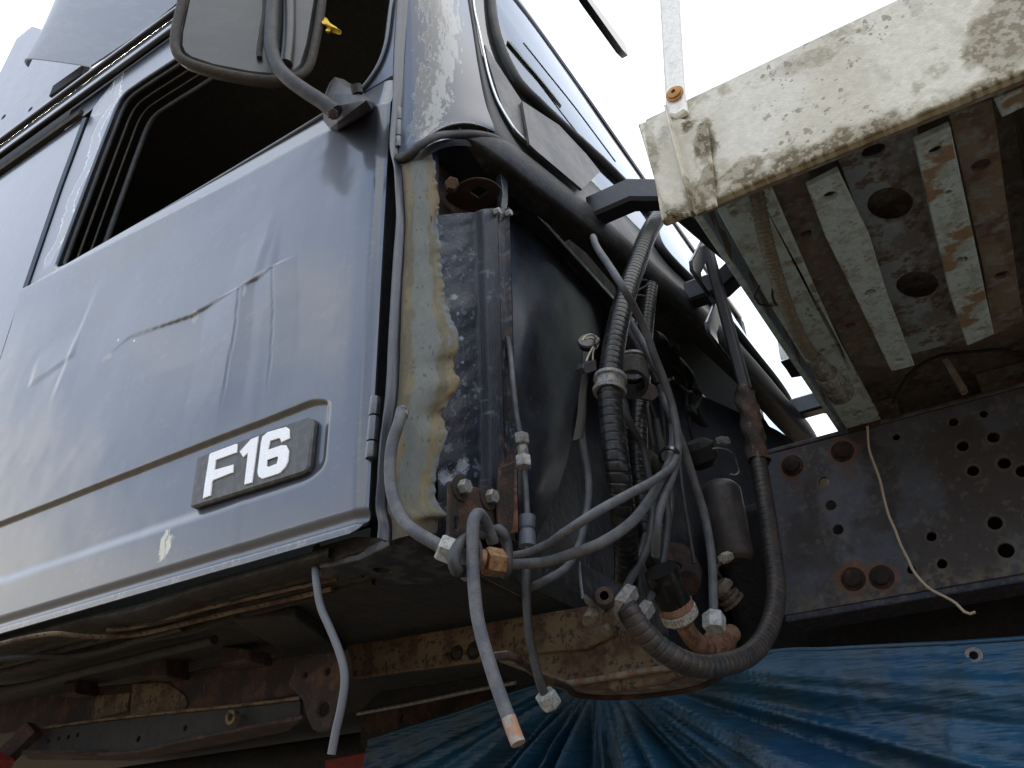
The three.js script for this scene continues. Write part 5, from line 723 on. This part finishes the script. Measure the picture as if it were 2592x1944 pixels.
  for (const w of [[[0.14,1.9186,-0.7065],[0.14,1.8645,-0.719],[0.14,1.7958,-0.7153],[0.14,1.7356,-0.7246],[0.14,1.6577,-0.7165],[0.14,1.588,-0.6891]], [[0.16,1.8576,-0.5829],[0.16,1.8072,-0.585],[0.16,1.7581,-0.577],[0.16,1.6888,-0.5829],[0.16,1.6349,-0.5923],[0.16,1.5634,-0.5862]], [[0.12,1.9964,-0.9221],[0.12,1.9619,-0.95],[0.12,1.9126,-0.9727],[0.12,1.8283,-0.9483],[0.12,1.7615,-0.956],[0.12,1.7153,-0.9776]], [[0.15,1.6426,-0.4858],[0.15,1.5812,-0.4847],[0.15,1.5108,-0.4641],[0.15,1.4495,-0.458],[0.15,1.3965,-0.4698]], [[0.13,1.8647,-0.8917],[0.13,1.8734,-0.947],[0.13,1.9118,-1.0164],[0.13,1.9132,-1.0453],[0.13,1.861,-0.9964],[0.13,1.8184,-0.9396]], [[0.18,1.6495,-0.5521],[0.18,1.6201,-0.5724],[0.18,1.5784,-0.5841],[0.18,1.5062,-0.5855],[0.18,1.4145,-0.5513]]]) mesh('loom_wire', sweep(w, 0.0042, { nt: 8 }), M.under, d);
  for (const p of [[0.16,1.9172,-0.8068], [0.16,1.8591,-0.9196], [0.17,1.7568,-0.823]]) mesh('loom_clip', box(p[0] - 0.008, p[0] + 0.008, p[1] - 0.01, p[1] + 0.01, p[2] - 0.014, p[2] + 0.014), M.under, d);
  mesh('stay', bar([0.12,2.1298,-1.6298], [0.12,2.0834,-1.8805], 0.012, 0.012), M.under, d);
}
// ---------------------------------------------------------------- the flatbed truck standing in front
{
  const fb = thing('flatbed_truck', 'rear of a flatbed truck with a dirty cream side beam and drilled dark chassis rail', 'truck');
  const bx0 = 0.432, bx1 = 1.6, by0 = 1.562, by1 = 1.735;
  const s1 = [0.4866,1.6841,0], s2 = [0.5,1.6518,0], s3 = [0.5016,1.593,0], s4 = [0.4328,1.6729,0], s5 = [0.6358,1.7073,0], s6 = [0.8249,1.6231,0], s7 = [0.6512,1.5812,0], s8 = [0.5289,1.5891,0];
  const dirtAt = (x, y, u, v) => {
    const n = ns('mid', x * 3.1, y * 3.1), nf = ns('fine', x * 2.6, y * 2.6), lo = ns('low', x * 1.6, y * 1.6); let d = 0;
    const blob = (p, rx, ry, k) => { d = Math.max(d, k * smooth(1.05, 0.55, Math.hypot((x - p[0]) / rx, (y - p[1]) / ry) + (n - 0.5) * 1.3 + (nf - 0.5) * 0.6)); };
    blob(s1, 0.016, 0.018, 1); blob(s2, 0.014, 0.035, 1); blob(s3, 0.012, 0.05, 0.9); blob(s4, 0.022, 0.045, 0.55); blob(s5, 0.05, 0.018, 0.35); blob(s6, 0.05, 0.07, 0.7); blob(s7, 0.006, 0.005, 0.8); blob(s8, 0.06, 0.014, 0.7);
    d = Math.max(d, 0.95 * smooth(0.026, 0.008, y - by0 + (n - 0.5) * 0.028 + (lo - 0.5) * 0.02));          // moss along the bottom edge
    d = Math.max(d, 0.35 * smooth(0.62, 0.78, n) * smooth(0.5, 0.7, lo));
    return d * (0.45 + 0.55 * smooth(0.35, 0.6, nf));
  };
  const bmap = tex(2048, 384, (u, v) => {
    const x = mixn(bx0, bx1, u), y = mixn(by0, by1, v), nf = ns('fine', x * 2.6, y * 2.6);
    let c = mixc([206, 202, 188], [192, 186, 168], smooth(0.4, 0.7, ns('low', x * 1.8, y * 1.8)));
    c = mixc(c, [212, 208, 192], 0.6 * smooth(0.5, 0.7, ns('low', x * 2.5 + 0.4, y * 2.5 + 0.2)));
    c = mixc(c, [82, 70, 44], 0.95 * dirtAt(x, y, u, v));
    c = mixc(c, [126, 118, 100], 0.7 * smooth(0.76, 0.83, ns('mid', x * 9, y * 9)) * smooth(0.5, 0.7, ns('low', x * 2, y * 2)));
    const g = 1 + (nf - 0.5) * 0.12; return [c[0] * g, c[1] * g, c[2] * g];
  });
  const beam = box(bx0, bx1, by0, by1, -0.014, 0.0, 0.004);
  { const p = beam.attributes.position, uv = beam.attributes.uv; for (let i = 0; i < p.count; i++) uv.setXY(i, (p.getX(i) - bx0) / (bx1 - bx0), (p.getY(i) - by0) / (by1 - by0) + 0.0 * p.getZ(i)); }
  const bb = rep(bumpRough, 1); bb.repeat.set(7, 1); M.beam = std({ map: bmap, roughness: 0.7, bumpMap: bb, bumpScale: 0.0008 });
  mesh('side_beam', beam, M.beam, fb, 'dirty cream side beam of the flatbed');
  const setUV = (g) => { const p = g.attributes.position, uv = g.attributes.uv; for (let i = 0; i < p.count; i++) uv.setXY(i, (p.getX(i) - bx0) / (bx1 - bx0), clamp((p.getY(i) - by0) / (by1 - by0), 0.02, 0.98)); return g; };
  mesh('beam_end_plate', setUV(plate([[0.4244,1.7256,0.006],[0.461,1.7195,0.006],[0.5103,1.6734,0.006],[0.5039,1.5869,0.006],[0.501,1.5475,0.006],[0.4697,1.5488,0.006],[0.4432,1.565,0.006],[0.4364,1.5993,0.006]], 0.005, { bevel: 0.002 })), M.beam, fb);
  mesh('torn_edge', setUV(strip([[0.4408,1.5704,0.004],[0.4478,1.5641,0.004],[0.4579,1.5563,0.004],[0.4693,1.5518,0.004],[0.4852,1.5491,0.004]], [[0.441,1.5677,0],[0.4486,1.5653,0],[0.4582,1.5544,0],[0.4688,1.5518,0],[0.4858,1.5491,0]], [[0], [0.5, 0, 0, 0.003], [1]], 12, { th: 0.002 })), M.beam, fb);
  mesh('corner_post', plate([[0.501,2.115,0.012],[0.4831,1.922,0.012],[0.4638,1.7122,0.012],[0.4755,1.7024,0.012],[0.4899,1.7046,0.012],[0.4918,1.7489,0.012],[0.5074,1.9028,0.012],[0.5283,2.0892,0.012]], 0.012, { bevel: 0.003 }), M.post, fb, 'upright post bolted to the beam end, its white glare put into the colour');
  mesh('post_fold', setUV(strip([[0.4628,1.7247,0.013],[0.4636,1.6989,0.013],[0.4655,1.6459,0.013],[0.469,1.5919,0.013],[0.4717,1.5439,0.013]], [[0.4693,1.7234,0.01],[0.47,1.6945,0.01],[0.4732,1.644,0.01],[0.4765,1.5903,0.01],[0.4767,1.5463,0.01]], [[0, 0, 0, -0.006], [0.35, 0, 0, 0.004], [0.7, 0, 0, 0.004], [1, 0, 0, -0.006]], 16, { th: 0.003 })), M.beam, fb);
  const gb = V([0.4806,1.7355,0.014]);
  mesh('post_bolt', rev(gb.toArray(), [gb.x, gb.y, gb.z + 0.006], [[0, 0], [0, 0.0115], [0.35, 0.0115], [0.4, 0.009], [0.8, 0.0088], [1, 0.007], [1, 0.003], [0.5, 0.0028], [0.5, 0]], 24), M.goldBolt, fb);
  // deck framing seen from below
  mesh('deck_floor', box(0.47, 1.7, 1.70, 1.722, -2.3, -0.016), M.bedRust, fb);
  mesh('beam_return', box(0.47, 1.6, by0 + 0.004, by0 + 0.008, -0.022, -0.0145), M.bedRust, fb);
  mesh('cross_channel', plate([[0.4887,1.6,-0.0476],[0.5364,1.6,-0.047],[0.5535,1.6,-0.0479],[0.5406,1.6,-0.319],[0.5234,1.6,-0.795],[0.5325,1.6,-0.7816],[0.4718,1.6,-0.7948],[0.4768,1.6,-0.2743],[0.4842,1.6,-0.0677]], 0.012), M.paleMoss = std({ map: rep(blotchy([156, 174, 180], [[[126, 128, 122], 'mid', 3, 0.56, 0.78, 0.6], [[96, 94, 68], 'mid', 2, 0.74, 0.82, 0.7]]), 2), roughness: 0.75, bumpMap: rep(bumpRough, 5), bumpScale: 0.0008 }), fb);
  mesh('channel_web', box(0.452, 0.462, 1.612, 1.70, -0.9, -0.03), M.paleBlue, fb);
  mesh('web_plate', plate([[0.5466,1.63,-0.0808],[0.5941,1.63,-0.084],[0.5836,1.63,-0.2353],[0.5864,1.63,-0.4008],[0.5868,1.63,-0.6519],[0.5313,1.63,-0.6015],[0.5351,1.63,-0.3648]], 0.008, { discs: [[[0.5592,1.63,-0.2119], 0.0075], [[0.5558,1.63,-0.4742], 0.0075]] }), M.bedRust, fb);
  mesh('cross_strip', plate([[0.5886,1.6,-0.0871],[0.6271,1.6,-0.0816],[0.6318,1.6,-0.2258],[0.6242,1.6,-0.3777],[0.6212,1.6,-0.6076],[0.5852,1.6,-0.6059],[0.5845,1.6,-0.3498],[0.5832,1.6,-0.1922]], 0.01, { discs: [[[0.608,1.6,-0.119], 0.0085], [[0.605,1.6,-0.3543], 0.0075], [[0.6028,1.6,-0.5748], 0.0065]] }), M.paleBlue, fb);
  mesh('pan', plate([[0.6291,1.65,-0.1068],[0.7212,1.65,-0.1113],[0.7109,1.65,-0.3521],[0.7045,1.65,-0.5168],[0.7088,1.65,-0.6671],[0.611,1.65,-0.6589],[0.614,1.65,-0.4534],[0.6249,1.65,-0.2926]], 0.006, { bevel: 0.001, discs: [[[0.6664,1.65,-0.2439], 0.040, 0.026, 0.25], [[0.6646,1.65,-0.4574], 0.044, 0.027, 0.25], [[0.6685,1.65,-0.1301], 0.012, 0.014]] }), M.panPaint = std({ map: rep(blotchy([132, 148, 160], [[[104, 100, 98], 'low', 2, 0.46, 0.68, 0.8], [[84, 62, 52], 'mid', 2, 0.62, 0.78, 0.7], [[152, 164, 170], 'mid', 4, 0.66, 0.8, 0.5]]), 2.2), roughness: 0.75, bumpMap: rep(bumpRough, 5), bumpScale: 0.001 }), fb);
  mesh('cross_strip', plate([[0.7107,1.6,-0.0844],[0.7486,1.6,-0.0816],[0.7457,1.6,-0.3046],[0.7436,1.6,-0.4615],[0.7421,1.6,-0.5809],[0.7023,1.6,-0.5931],[0.7,1.6,-0.4309],[0.7043,1.6,-0.2759]], 0.01, { discs: [[[0.729,1.6,-0.1132], 0.0085], [[0.7308,1.6,-0.195], 0.004], [[0.7258,1.6,-0.3504], 0.0075], [[0.7257,1.6,-0.5531], 0.0065]] }), M.paleBlue, fb);
  mesh('web_plate', plate([[0.7531,1.63,-0.0951],[0.7987,1.63,-0.0999],[0.7944,1.63,-0.2853],[0.7902,1.63,-0.5438],[0.7899,1.63,-0.6172],[0.7434,1.63,-0.6419],[0.7508,1.63,-0.433]], 0.008, { discs: [[[0.7736,1.63,-0.2066], 0.011], [[0.7716,1.63,-0.4702], 0.010]] }), M.bedRust, fb);
  mesh('dark_joist', box(0.83, 1.6, 1.62, 1.70, -0.95, -0.03), M.bedRust, fb);
  mesh('outer_strip', plate([[0.7977,1.62,-0.0902],[0.8355,1.62,-0.0894],[0.8404,1.62,-0.1191],[0.8025,1.62,-0.1239]], 0.01), M.paleBlue, fb);
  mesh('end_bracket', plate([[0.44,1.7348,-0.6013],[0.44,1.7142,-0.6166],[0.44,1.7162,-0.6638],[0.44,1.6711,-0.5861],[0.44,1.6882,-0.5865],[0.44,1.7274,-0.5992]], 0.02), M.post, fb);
  mesh('end_bracket', plate([[0.445,1.6505,-0.5516],[0.445,1.701,-0.638],[0.445,1.7181,-0.7081],[0.445,1.705,-0.7242],[0.445,1.6499,-0.6182],[0.445,1.6522,-0.593]], 0.02), M.under, fb);
  // chassis rail: drilled web, flanges, bolts
  const hp = [[0.5496,1.5612,-0.78], [0.6453,1.5622,-0.78], [0.6961,1.5172,-0.78], [0.6472,1.5147,-0.78], [0.6979,1.4684,-0.78], [0.6498,1.4675,-0.78], [0.7196,1.4478,-0.78], [0.4095,1.5111,-0.78], [0.4119,1.4639,-0.78], [0.414,1.417,-0.78], [0.6556,1.3728,-0.78], [0.694,1.5626,-0.78], [0.5582,1.3716,-0.78], [0.6578,1.3256,-0.78], [0.5616,1.3235,-0.78], [0.5135,1.3233,-0.78], [0.7082,1.3728,-0.78]];
  const hr = [0.007, 0.009, 0.011, 0.0105, 0.011, 0.0105, 0.012, 0.0105, 0.0105, 0.0105, 0.0125, 0.0075, 0.009, 0.0135, 0.009, 0.008, 0.012];
  const rz = -0.78, ry0 = 1.285, ry1 = 1.592;
  const rb = [[0.4547,1.5601,-0.78], [0.3609,1.5572,-0.78], [0.4191,1.326,-0.78], [0.4651,1.32,-0.78]], patch = [0.4358,1.4711,-0.78];
  const rmap = tex(2048, 480, (u, v) => {
    const x = mixn(0.28, 1.6, u), y = mixn(ry0, ry1, v), n = ns('mid', x * 2.4, y * 2.4), nf = ns('fine', x * 2, y * 2), lo = ns('low', x * 1.3, y * 1.3);
    let c = mixc([56, 59, 67], [70, 74, 84], smooth(0.4, 0.7, lo)); c = mixc(c, [50, 42, 38], 0.7 * smooth(0.52, 0.72, ns('low', x * 2 + 0.4, y * 2)));
    c = mixc(c, [86, 92, 106], 0.7 * smooth(1.1, 0.5, Math.hypot((x - patch[0]) / 0.07, (y - patch[1]) / 0.11) + (n - 0.5) * 1.3));
    c = mixc(c, [104, 92, 76], 0.6 * smooth(0.05, 0.0, y - ry0 + (n - 0.5) * 0.07) * smooth(0.35, 0.6, nf));
    for (const p of rb) { const dx = Math.abs(x - p[0]), dy = p[1] - y; c = mixc(c, [104, 66, 44], 0.8 * smooth(1.1, 0.7, Math.hypot(dx, dy) / 0.03 + (n - 0.5) * 0.8)); if (dy > 0) c = mixc(c, [92, 62, 46], 0.6 * smooth(0.02, 0.005, dx + (n - 0.5) * 0.02) * smooth(0.09, 0.02, dy)); }
    hp.forEach((p, i) => { const d = Math.hypot(x - p[0], y - p[1]) / hr[i]; c = mixc(c, [86, 78, 72], 0.55 * smooth(1.45, 1.1, d + (n - 0.5) * 0.5)); });
    c = mixc(c, [96, 92, 88], 0.5 * smooth(0.72, 0.8, ns('mid', x * 6, y * 6)));
    const g = 1 + (nf - 0.5) * 0.22; return [c[0] * g, c[1] * g, c[2] * g];
  });
  const railGeo = (g) => { const p = g.attributes.position, q = g.attributes.uv; for (let i = 0; i < p.count; i++) q.setXY(i, (p.getX(i) - 0.28) / 1.32, (p.getY(i) - ry0) / (ry1 - ry0)); return g; };
  mesh('chassis_rail', railGeo(plate([[0.29, ry0, rz], [0.30, ry1, rz], [1.6, ry1, rz], [1.6, ry0, rz]], 0.008, { bevel: 0.001, discs: hp.map((p, i) => [p, hr[i] * 0.88]) })), std({ map: rmap, roughness: 0.62, metalness: 0.1 }), fb, 'dark drilled chassis rail');
  mesh('rail_flange', box(0.29, 1.6, 1.272, 1.2845, -0.87, -0.778, 0.004), M.railEdge, fb);
  mesh('rail_flange', box(0.30, 1.6, 1.5925, 1.602, -0.87, -0.778, 0.003), M.rail, fb);
  for (const p of [[0.4547,1.5601,-0.78], [0.3609,1.5572,-0.78], [0.4191,1.326,-0.78], [0.4651,1.32,-0.78]]) mesh('rail_bolt', rev([p[0], p[1], rz - 0.002], [p[0], p[1], rz + 0.014], [[0, 0.021], [0.25, 0.0205], [0.3, 0.015], [0.8, 0.014], [1, 0.009], [1, 0]], 16), M.rust, fb);
  mesh('bed_bracket', plate([[0.475,1.6151,-0.775],[0.5129,1.6182,-0.775],[0.538,1.6102,-0.775],[0.5308,1.594,-0.775],[0.5088,1.5879,-0.775],[0.4747,1.5927,-0.775]], 0.012), M.rust, fb);
  mesh('wire_loom', sweep([[0.563,1.6177,-0.76],[0.5823,1.6448,-0.76],[0.6139,1.6716,-0.76],[0.6595,1.6836,-0.76],[0.6906,1.6778,-0.76],[0.7179,1.6714,-0.76],[0.7522,1.6623,-0.76],[0.7904,1.6335,-0.76]], 0.003, { nt: 6 }), M.under, fb);
  mesh('loom_clip', bar([0.6654,1.6618,-0.74], [0.6776,1.5922,-0.74], 0.018, 0.012), M.bedRust, fb);
  mesh('deck_void_blocker', box(0.12, 1.7, 0.75, 1.599, -1.68, -1.0, 0.03), M.under, fb);  // added block that shuts out bright sky behind and below the rail
  for (const z of [-0.32, -2.0]) {
    const tyre = rev([2.1, 0.5, z - 0.15], [2.1, 0.5, z + 0.15], [[0, 0.28], [0, 0.44], [0.08, 0.49], [0.2, 0.505], [0.8, 0.505], [0.92, 0.49], [1, 0.44], [1, 0.28], [0, 0.28]], 40);
    mesh('tyre', tyre, M.rubber, fb); mesh('wheel_rim', rev([2.1, 0.5, z - 0.1], [2.1, 0.5, z + 0.1], [[0, 0], [0, 0.27], [0.1, 0.285], [0.9, 0.285], [1, 0.27], [0.7, 0.12], [0.9, 0.1], [0.9, 0]], 32), M.rust, fb);
  }
  mesh('far_rail', box(0.3, 1.7, 1.285, 1.592, -1.72, -1.70), M.rail, fb);
  for (const z of [-1.3, -1.45]) mesh('far_cross_member', box(0.455 + (z < -1.4 ? 0.25 : 0), 0.56 + (z < -1.4 ? 0.25 : 0), 1.605, 1.698, -2.2, -0.9), M.bedRust, fb);
}
{ // added, unseen dark load on the deck: it keeps the front of the cab in shade
  for (const [x0, x1, y1, z0, z1, l] of [[0.52, 1.65, 2.14, -0.98, -0.44, 'low black added shading load on the deck behind the cream beam'], [0.50, 1.65, 2.95, -2.2, -1.16, 'tall black added shading load on the deck behind the low one']]) {
    const t = thing('shade_blocker', l, 'load'), g = new RoundedBoxGeometry(x1 - x0, y1 - 1.724, z1 - z0, 6, 0.05); g.translate((x0 + x1) / 2, (y1 + 1.724) / 2, (z0 + z1) / 2);
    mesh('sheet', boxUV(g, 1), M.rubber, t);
    for (const x of [x0 + 0.25, x1 - 0.25]) mesh('blocker_strap', box(x - 0.02, x + 0.02, 1.73, y1 + 0.003, z0 - 0.003, z1 + 0.003, 0.002), M.conduit, t);
  }
}
{ // corrugated conduit with its plug, and loose wires
  const t = thing('corrugated_conduit', 'grey corrugated conduit with a ribbed plug hanging under the flatbed', 'conduit');
  mesh('conduit', sweep([[0.5388,1.598,-0.0375],[0.5349,1.59,-0.0604],[0.5261,1.572,-0.1],[0.5173,1.558,-0.1606],[0.51,1.546,-0.2269],[0.5053,1.54,-0.2932],[0.5043,1.54,-0.3581],[0.505,1.54,-0.4055]], corrug(0.008, 0.0064, 0.2), { step: 0.0007, nt: 16 }), M.conduitG = std({ map: rep(blotchy([84, 80, 70], [[[108, 104, 94], 'mid', 3, 0.55, 0.75, 0.6]]), 5), roughness: 0.75 }), t);
  mesh('plug_neck', rev([0.5064,1.535,-0.3683], [0.5106,1.528,-0.4211], [[0, 0], [0, 0.0105], [0.2, 0.0135], [1, 0.0145], [1, 0]], 20), M.conduitP = std({ map: rep(blotchy([96, 97, 93], [[[132, 134, 130], 'mid', 4, 0.55, 0.75, 0.7], [[70, 68, 64], 'low', 4, 0.55, 0.75, 0.7]]), 8), roughness: 0.7 }), t);
  mesh('plug_ring', rev([0.5109,1.528,-0.4147], [0.517,1.52,-0.4768], [[0, 0], [0, 0.0165], [0.1, 0.0185], [0.45, 0.0185], [0.48, 0.0165], [0.53, 0.0195], [0.95, 0.0195], [1, 0.018], [1, 0.012], [0.8, 0.010], [0.8, 0]], 26), M.conduitP, t);
  const w = thing('loose_wire', 'thin cream wire trailing down over the drilled rail', 'wire');
  mesh('wire', sweep([[0.5107,1.5844,-0.755],[0.5031,1.5399,-0.755],[0.5045,1.5114,-0.755],[0.5067,1.4798,-0.755],[0.5053,1.4498,-0.755],[0.5051,1.4136,-0.755],[0.5086,1.387,-0.755],[0.5107,1.3613,-0.755],[0.5169,1.3311,-0.74],[0.5225,1.3034,-0.73],[0.5376,1.2732,-0.72],[0.5593,1.2512,-0.71],[0.5699,1.2387,-0.7],[0.5782,1.2236,-0.7],[0.5846,1.2198,-0.7],[0.5924,1.2211,-0.7]], 0.0022, { nt: 8 }), M.wire, w);
  const v = thing('wire_stub', 'short bent wire loop sticking out from the pale channel edge', 'wire');
  mesh('wire', sweep([[0.4786,1.598,-0.2431],[0.4719,1.598,-0.2532],[0.4651,1.598,-0.2635],[0.4653,1.598,-0.2734],[0.4654,1.598,-0.2861],[0.4746,1.598,-0.2968],[0.479,1.598,-0.3005]], 0.0014, { nt: 6, step: 0.003 }), M.under, v);
  mesh('wire', sweep([[0.5058,1.592,-0.2406],[0.497,1.592,-0.2476],[0.4912,1.592,-0.2596],[0.4868,1.592,-0.2784],[0.4868,1.592,-0.2938]], 0.002, { nt: 6, step: 0.003 }), M.rubber, v);
  const r = thing('yellow_ribbon', 'crumpled yellow ribbon hanging on a thin wire below the mirror', 'ribbon');
  const rows = [[[-0.151,2.3364,0.04],[-0.1438,2.3342,0.04],[-0.1359,2.3233,0.04]], [[-0.1346,2.2969,0.05],[-0.1314,2.3071,0.043],[-0.1297,2.3101,0.035]], [[-0.1331,2.2961,0.04],[-0.1099,2.2683,0.052],[-0.1102,2.2804,0.04]], [[-0.1243,2.2785,0.036],[-0.1023,2.2598,0.045],[-0.0863,2.2401,0.052]], [[-0.1023,2.2532,0.04],[-0.0938,2.2454,0.04],[-0.0918,2.2524,0.04]]];
  mesh('ribbon', loft(rows, { th: 0.0008, ru: 6, rv: 6 }), M.yellow, r);
  mesh('ribbon_tail', loft([[[-0.1313,2.2916,0.04],[-0.1197,2.2823,0.04]], [[-0.1258,2.2709,0.048],[-0.1141,2.2607,0.048]], [[-0.1265,2.2701,0.04],[-0.1199,2.2707,0.04]]], { th: 0.0008 }), M.yellow, r);
  mesh('wire', sweep([[-0.17,2.4261,0.045],[-0.1689,2.3786,0.045],[-0.165,2.3559,0.045],[-0.1555,2.3326,0.045],[-0.1422,2.3114,0.045]], 0.0016, { nt: 6 }), M.under, r);
}
{ // blue tarpaulin gathered at one point, folds fanning out
  const t = thing('blue_tarpaulin', 'faded blue woven tarpaulin hanging in fanned folds under the trucks', 'tarpaulin');
  const gather = V([0.0233,1.2004,-0.56]);
  const tp = [[-0.47,1.135,-0.56],[-0.3547,1.1487,-0.56],[-0.2507,1.1623,-0.56],[-0.1518,1.1767,-0.56],[-0.0863,1.1852,-0.56],[-0.0133,1.183,-0.56],[0.0548,1.1739,-0.56],[0.1513,1.1644,-0.56],[0.2351,1.162,-0.56],[0.3079,1.185,-0.58],[0.3972,1.1796,-0.6],[0.4922,1.1721,-0.61],[0.5792,1.1655,-0.62],[0.6662,1.1604,-0.63],[0.7718,1.1537,-0.64]].map((p) => V(p));
  const nu = 360, nv = 150, curve = new THREE.CatmullRomCurve3(tp, false, 'centripetal'), pts = [], uvs = [];
  for (let j = 0; j < nv; j++) for (let i = 0; i < nu; i++) {
    const a = curve.getPoint(i / (nu - 1)), v = j / (nv - 1), ang = mixn(-0.25, 0.3, i / (nu - 1)), p = V(a.x + ang * v * 0.9, a.y - v * 0.75, a.z + 0.12 * v);
    const dx = p.x - gather.x, dy = p.y - gather.y, r = Math.hypot(dx, dy), th = Math.atan2(dy, dx);
    const fold = (ns('streak', th * 0.14 + 0.4, r * 0.1) - 0.5) * 0.17 + (ns('streak', th * 0.4 + 0.1, r * 0.2 + 0.3) - 0.5) * 0.035 + (ns('mid', p.x * 1.2, p.y * 1.2) - 0.5) * 0.02 + (ns('mid', p.x * 4 + 0.3, p.y * 4) - 0.5) * 0.006;
    p.z += fold * smooth(0.0, 0.22, r) * (0.35 + 0.65 * smooth(0, 0.12, v)); pts.push(p); uvs.push(th, r);
  }
  const g = gridGeo(pts, nu, nv, 0, undefined, 'unit');
  for (let i = 0; i < pts.length; i++) g.attributes.uv.setXY(i, pts[i].x * 2.2, pts[i].y * 2.2);
  const tm = tex(1024, 1024, (u, v) => {
    const n = ns('mid', u * 2, v * 2), lo = ns('low', u, v);
    let c = mixc([19, 60, 90], [25, 70, 98], smooth(0.35, 0.7, lo)); c = mixc(c, [54, 60, 62], 0.4 * smooth(0.64, 0.8, ns('low', u * 2 + 0.4, v * 2))); c = mixc(c, [40, 78, 98], 0.35 * smooth(0.6, 0.8, n));
    const g2 = 1 + (ns('fine', u * 4, v * 4) - 0.5) * 0.25; return [c[0] * g2, c[1] * g2, c[2] * g2];
  });
  M.tarp = phys({ map: tm, roughness: 0.5, side: THREE.DoubleSide, bumpMap: rep(grey(512, 512, (u, v) => ns('weave', u * 3, v * 3)), 1), bumpScale: 0.002, sheen: 0.3 });
  const ey = V([0.5779,1.1462,-0.585]); { const id = g.index.array, keep = []; for (let k = 0; k < id.length; k += 3) { let m = 9; for (let q = 0; q < 3; q++) { const p = pts[id[k + q]]; m = Math.min(m, Math.hypot(p.x - ey.x, p.y - ey.y)); } if (m > 0.006) keep.push(id[k], id[k + 1], id[k + 2]); } g.setIndex(keep); }
  mesh('sheet', g, M.tarp, t);
  const hem = []; for (let i = 0; i < nu; i += 6) hem.push(pts[i].toArray());
  mesh('hem', sweep(hem, 0.0035, { nt: 8, step: 0.01 }), M.tarp, t);
  let e = ey.clone(), bd = 9; for (const p of pts) { const d = Math.hypot(p.x - ey.x, p.y - ey.y); if (d < bd) { bd = d; e.z = p.z; } }
  mesh('eyelet', rev([e.x, e.y, e.z], [e.x, e.y, e.z + 0.003], [[0, 0.006], [0, 0.0115], [0.6, 0.0115], [1, 0.009], [0.8, 0.006], [0, 0.006]], 22), M.fitting, t);
}
// ---------------------------------------------------------------- trees behind the photographer, mirrored low in the door
function tree(x, z, h, w) {
  const t = thing('tree', 'leafy green tree standing across the yard from the door', 'tree', 'trees across the yard'); t.position.set(x, 0, z);
  mesh('trunk', sweep([[0, -0.05, 0], [0.05, h * 0.3, 0.03], [-0.04, h * 0.6, 0]], (s, th, L) => 0.14 * (1 - 0.6 * s / L), { step: 0.2, nt: 8 }), M.bark, t);
  const pos = [], clumps = []; for (let i = 0; i < 26; i++) { const a = rr(0, 6.28), k = Math.sqrt(rnd()); clumps.push([Math.cos(a) * w * k, h * rr(0.38, 0.95), Math.sin(a) * w * k, rr(0.35, 0.7)]); }
  for (let i = 0; i < 5200; i++) {
    const c = clumps[i % clumps.length], d = V(rr(-1, 1), rr(-1, 1), rr(-1, 1)).normalize().multiplyScalar(c[3] * Math.cbrt(rnd())), p = V(c[0], c[1], c[2]).add(d), a = V(rr(-1, 1), rr(-1, 1), rr(-1, 1)).normalize().multiplyScalar(0.09), b = V(rr(-1, 1), rr(-1, 1), rr(-1, 1)).normalize().multiplyScalar(0.06);
    pos.push(...p.clone().sub(a).toArray(), ...p.clone().add(b).toArray(), ...p.clone().add(a).toArray());
  }
  const g = new THREE.BufferGeometry(); g.setAttribute('position', new THREE.Float32BufferAttribute(pos, 3)); g.computeVertexNormals(); mesh('crown', g, M.leaf, t);
}
for (const [x, z, h, w] of [[-26, 9.5, 4.6, 1.8], [-21, 10.5, 4.2, 1.7], [-16.5, 10, 3.8, 1.6], [-13, 11.5, 3.6, 1.5], [-9.5, 11, 3.8, 1.6], [-6, 12, 3.6, 1.6], [-2.5, 11.4, 3.9, 1.6], [1, 12, 3.7, 1.6], [4.5, 11.5, 3.8, 1.7], [8, 12, 4.0, 1.7], [12, 11, 4.2, 1.8]]) tree(x, z, h, w);
renderer.render(scene, camera);
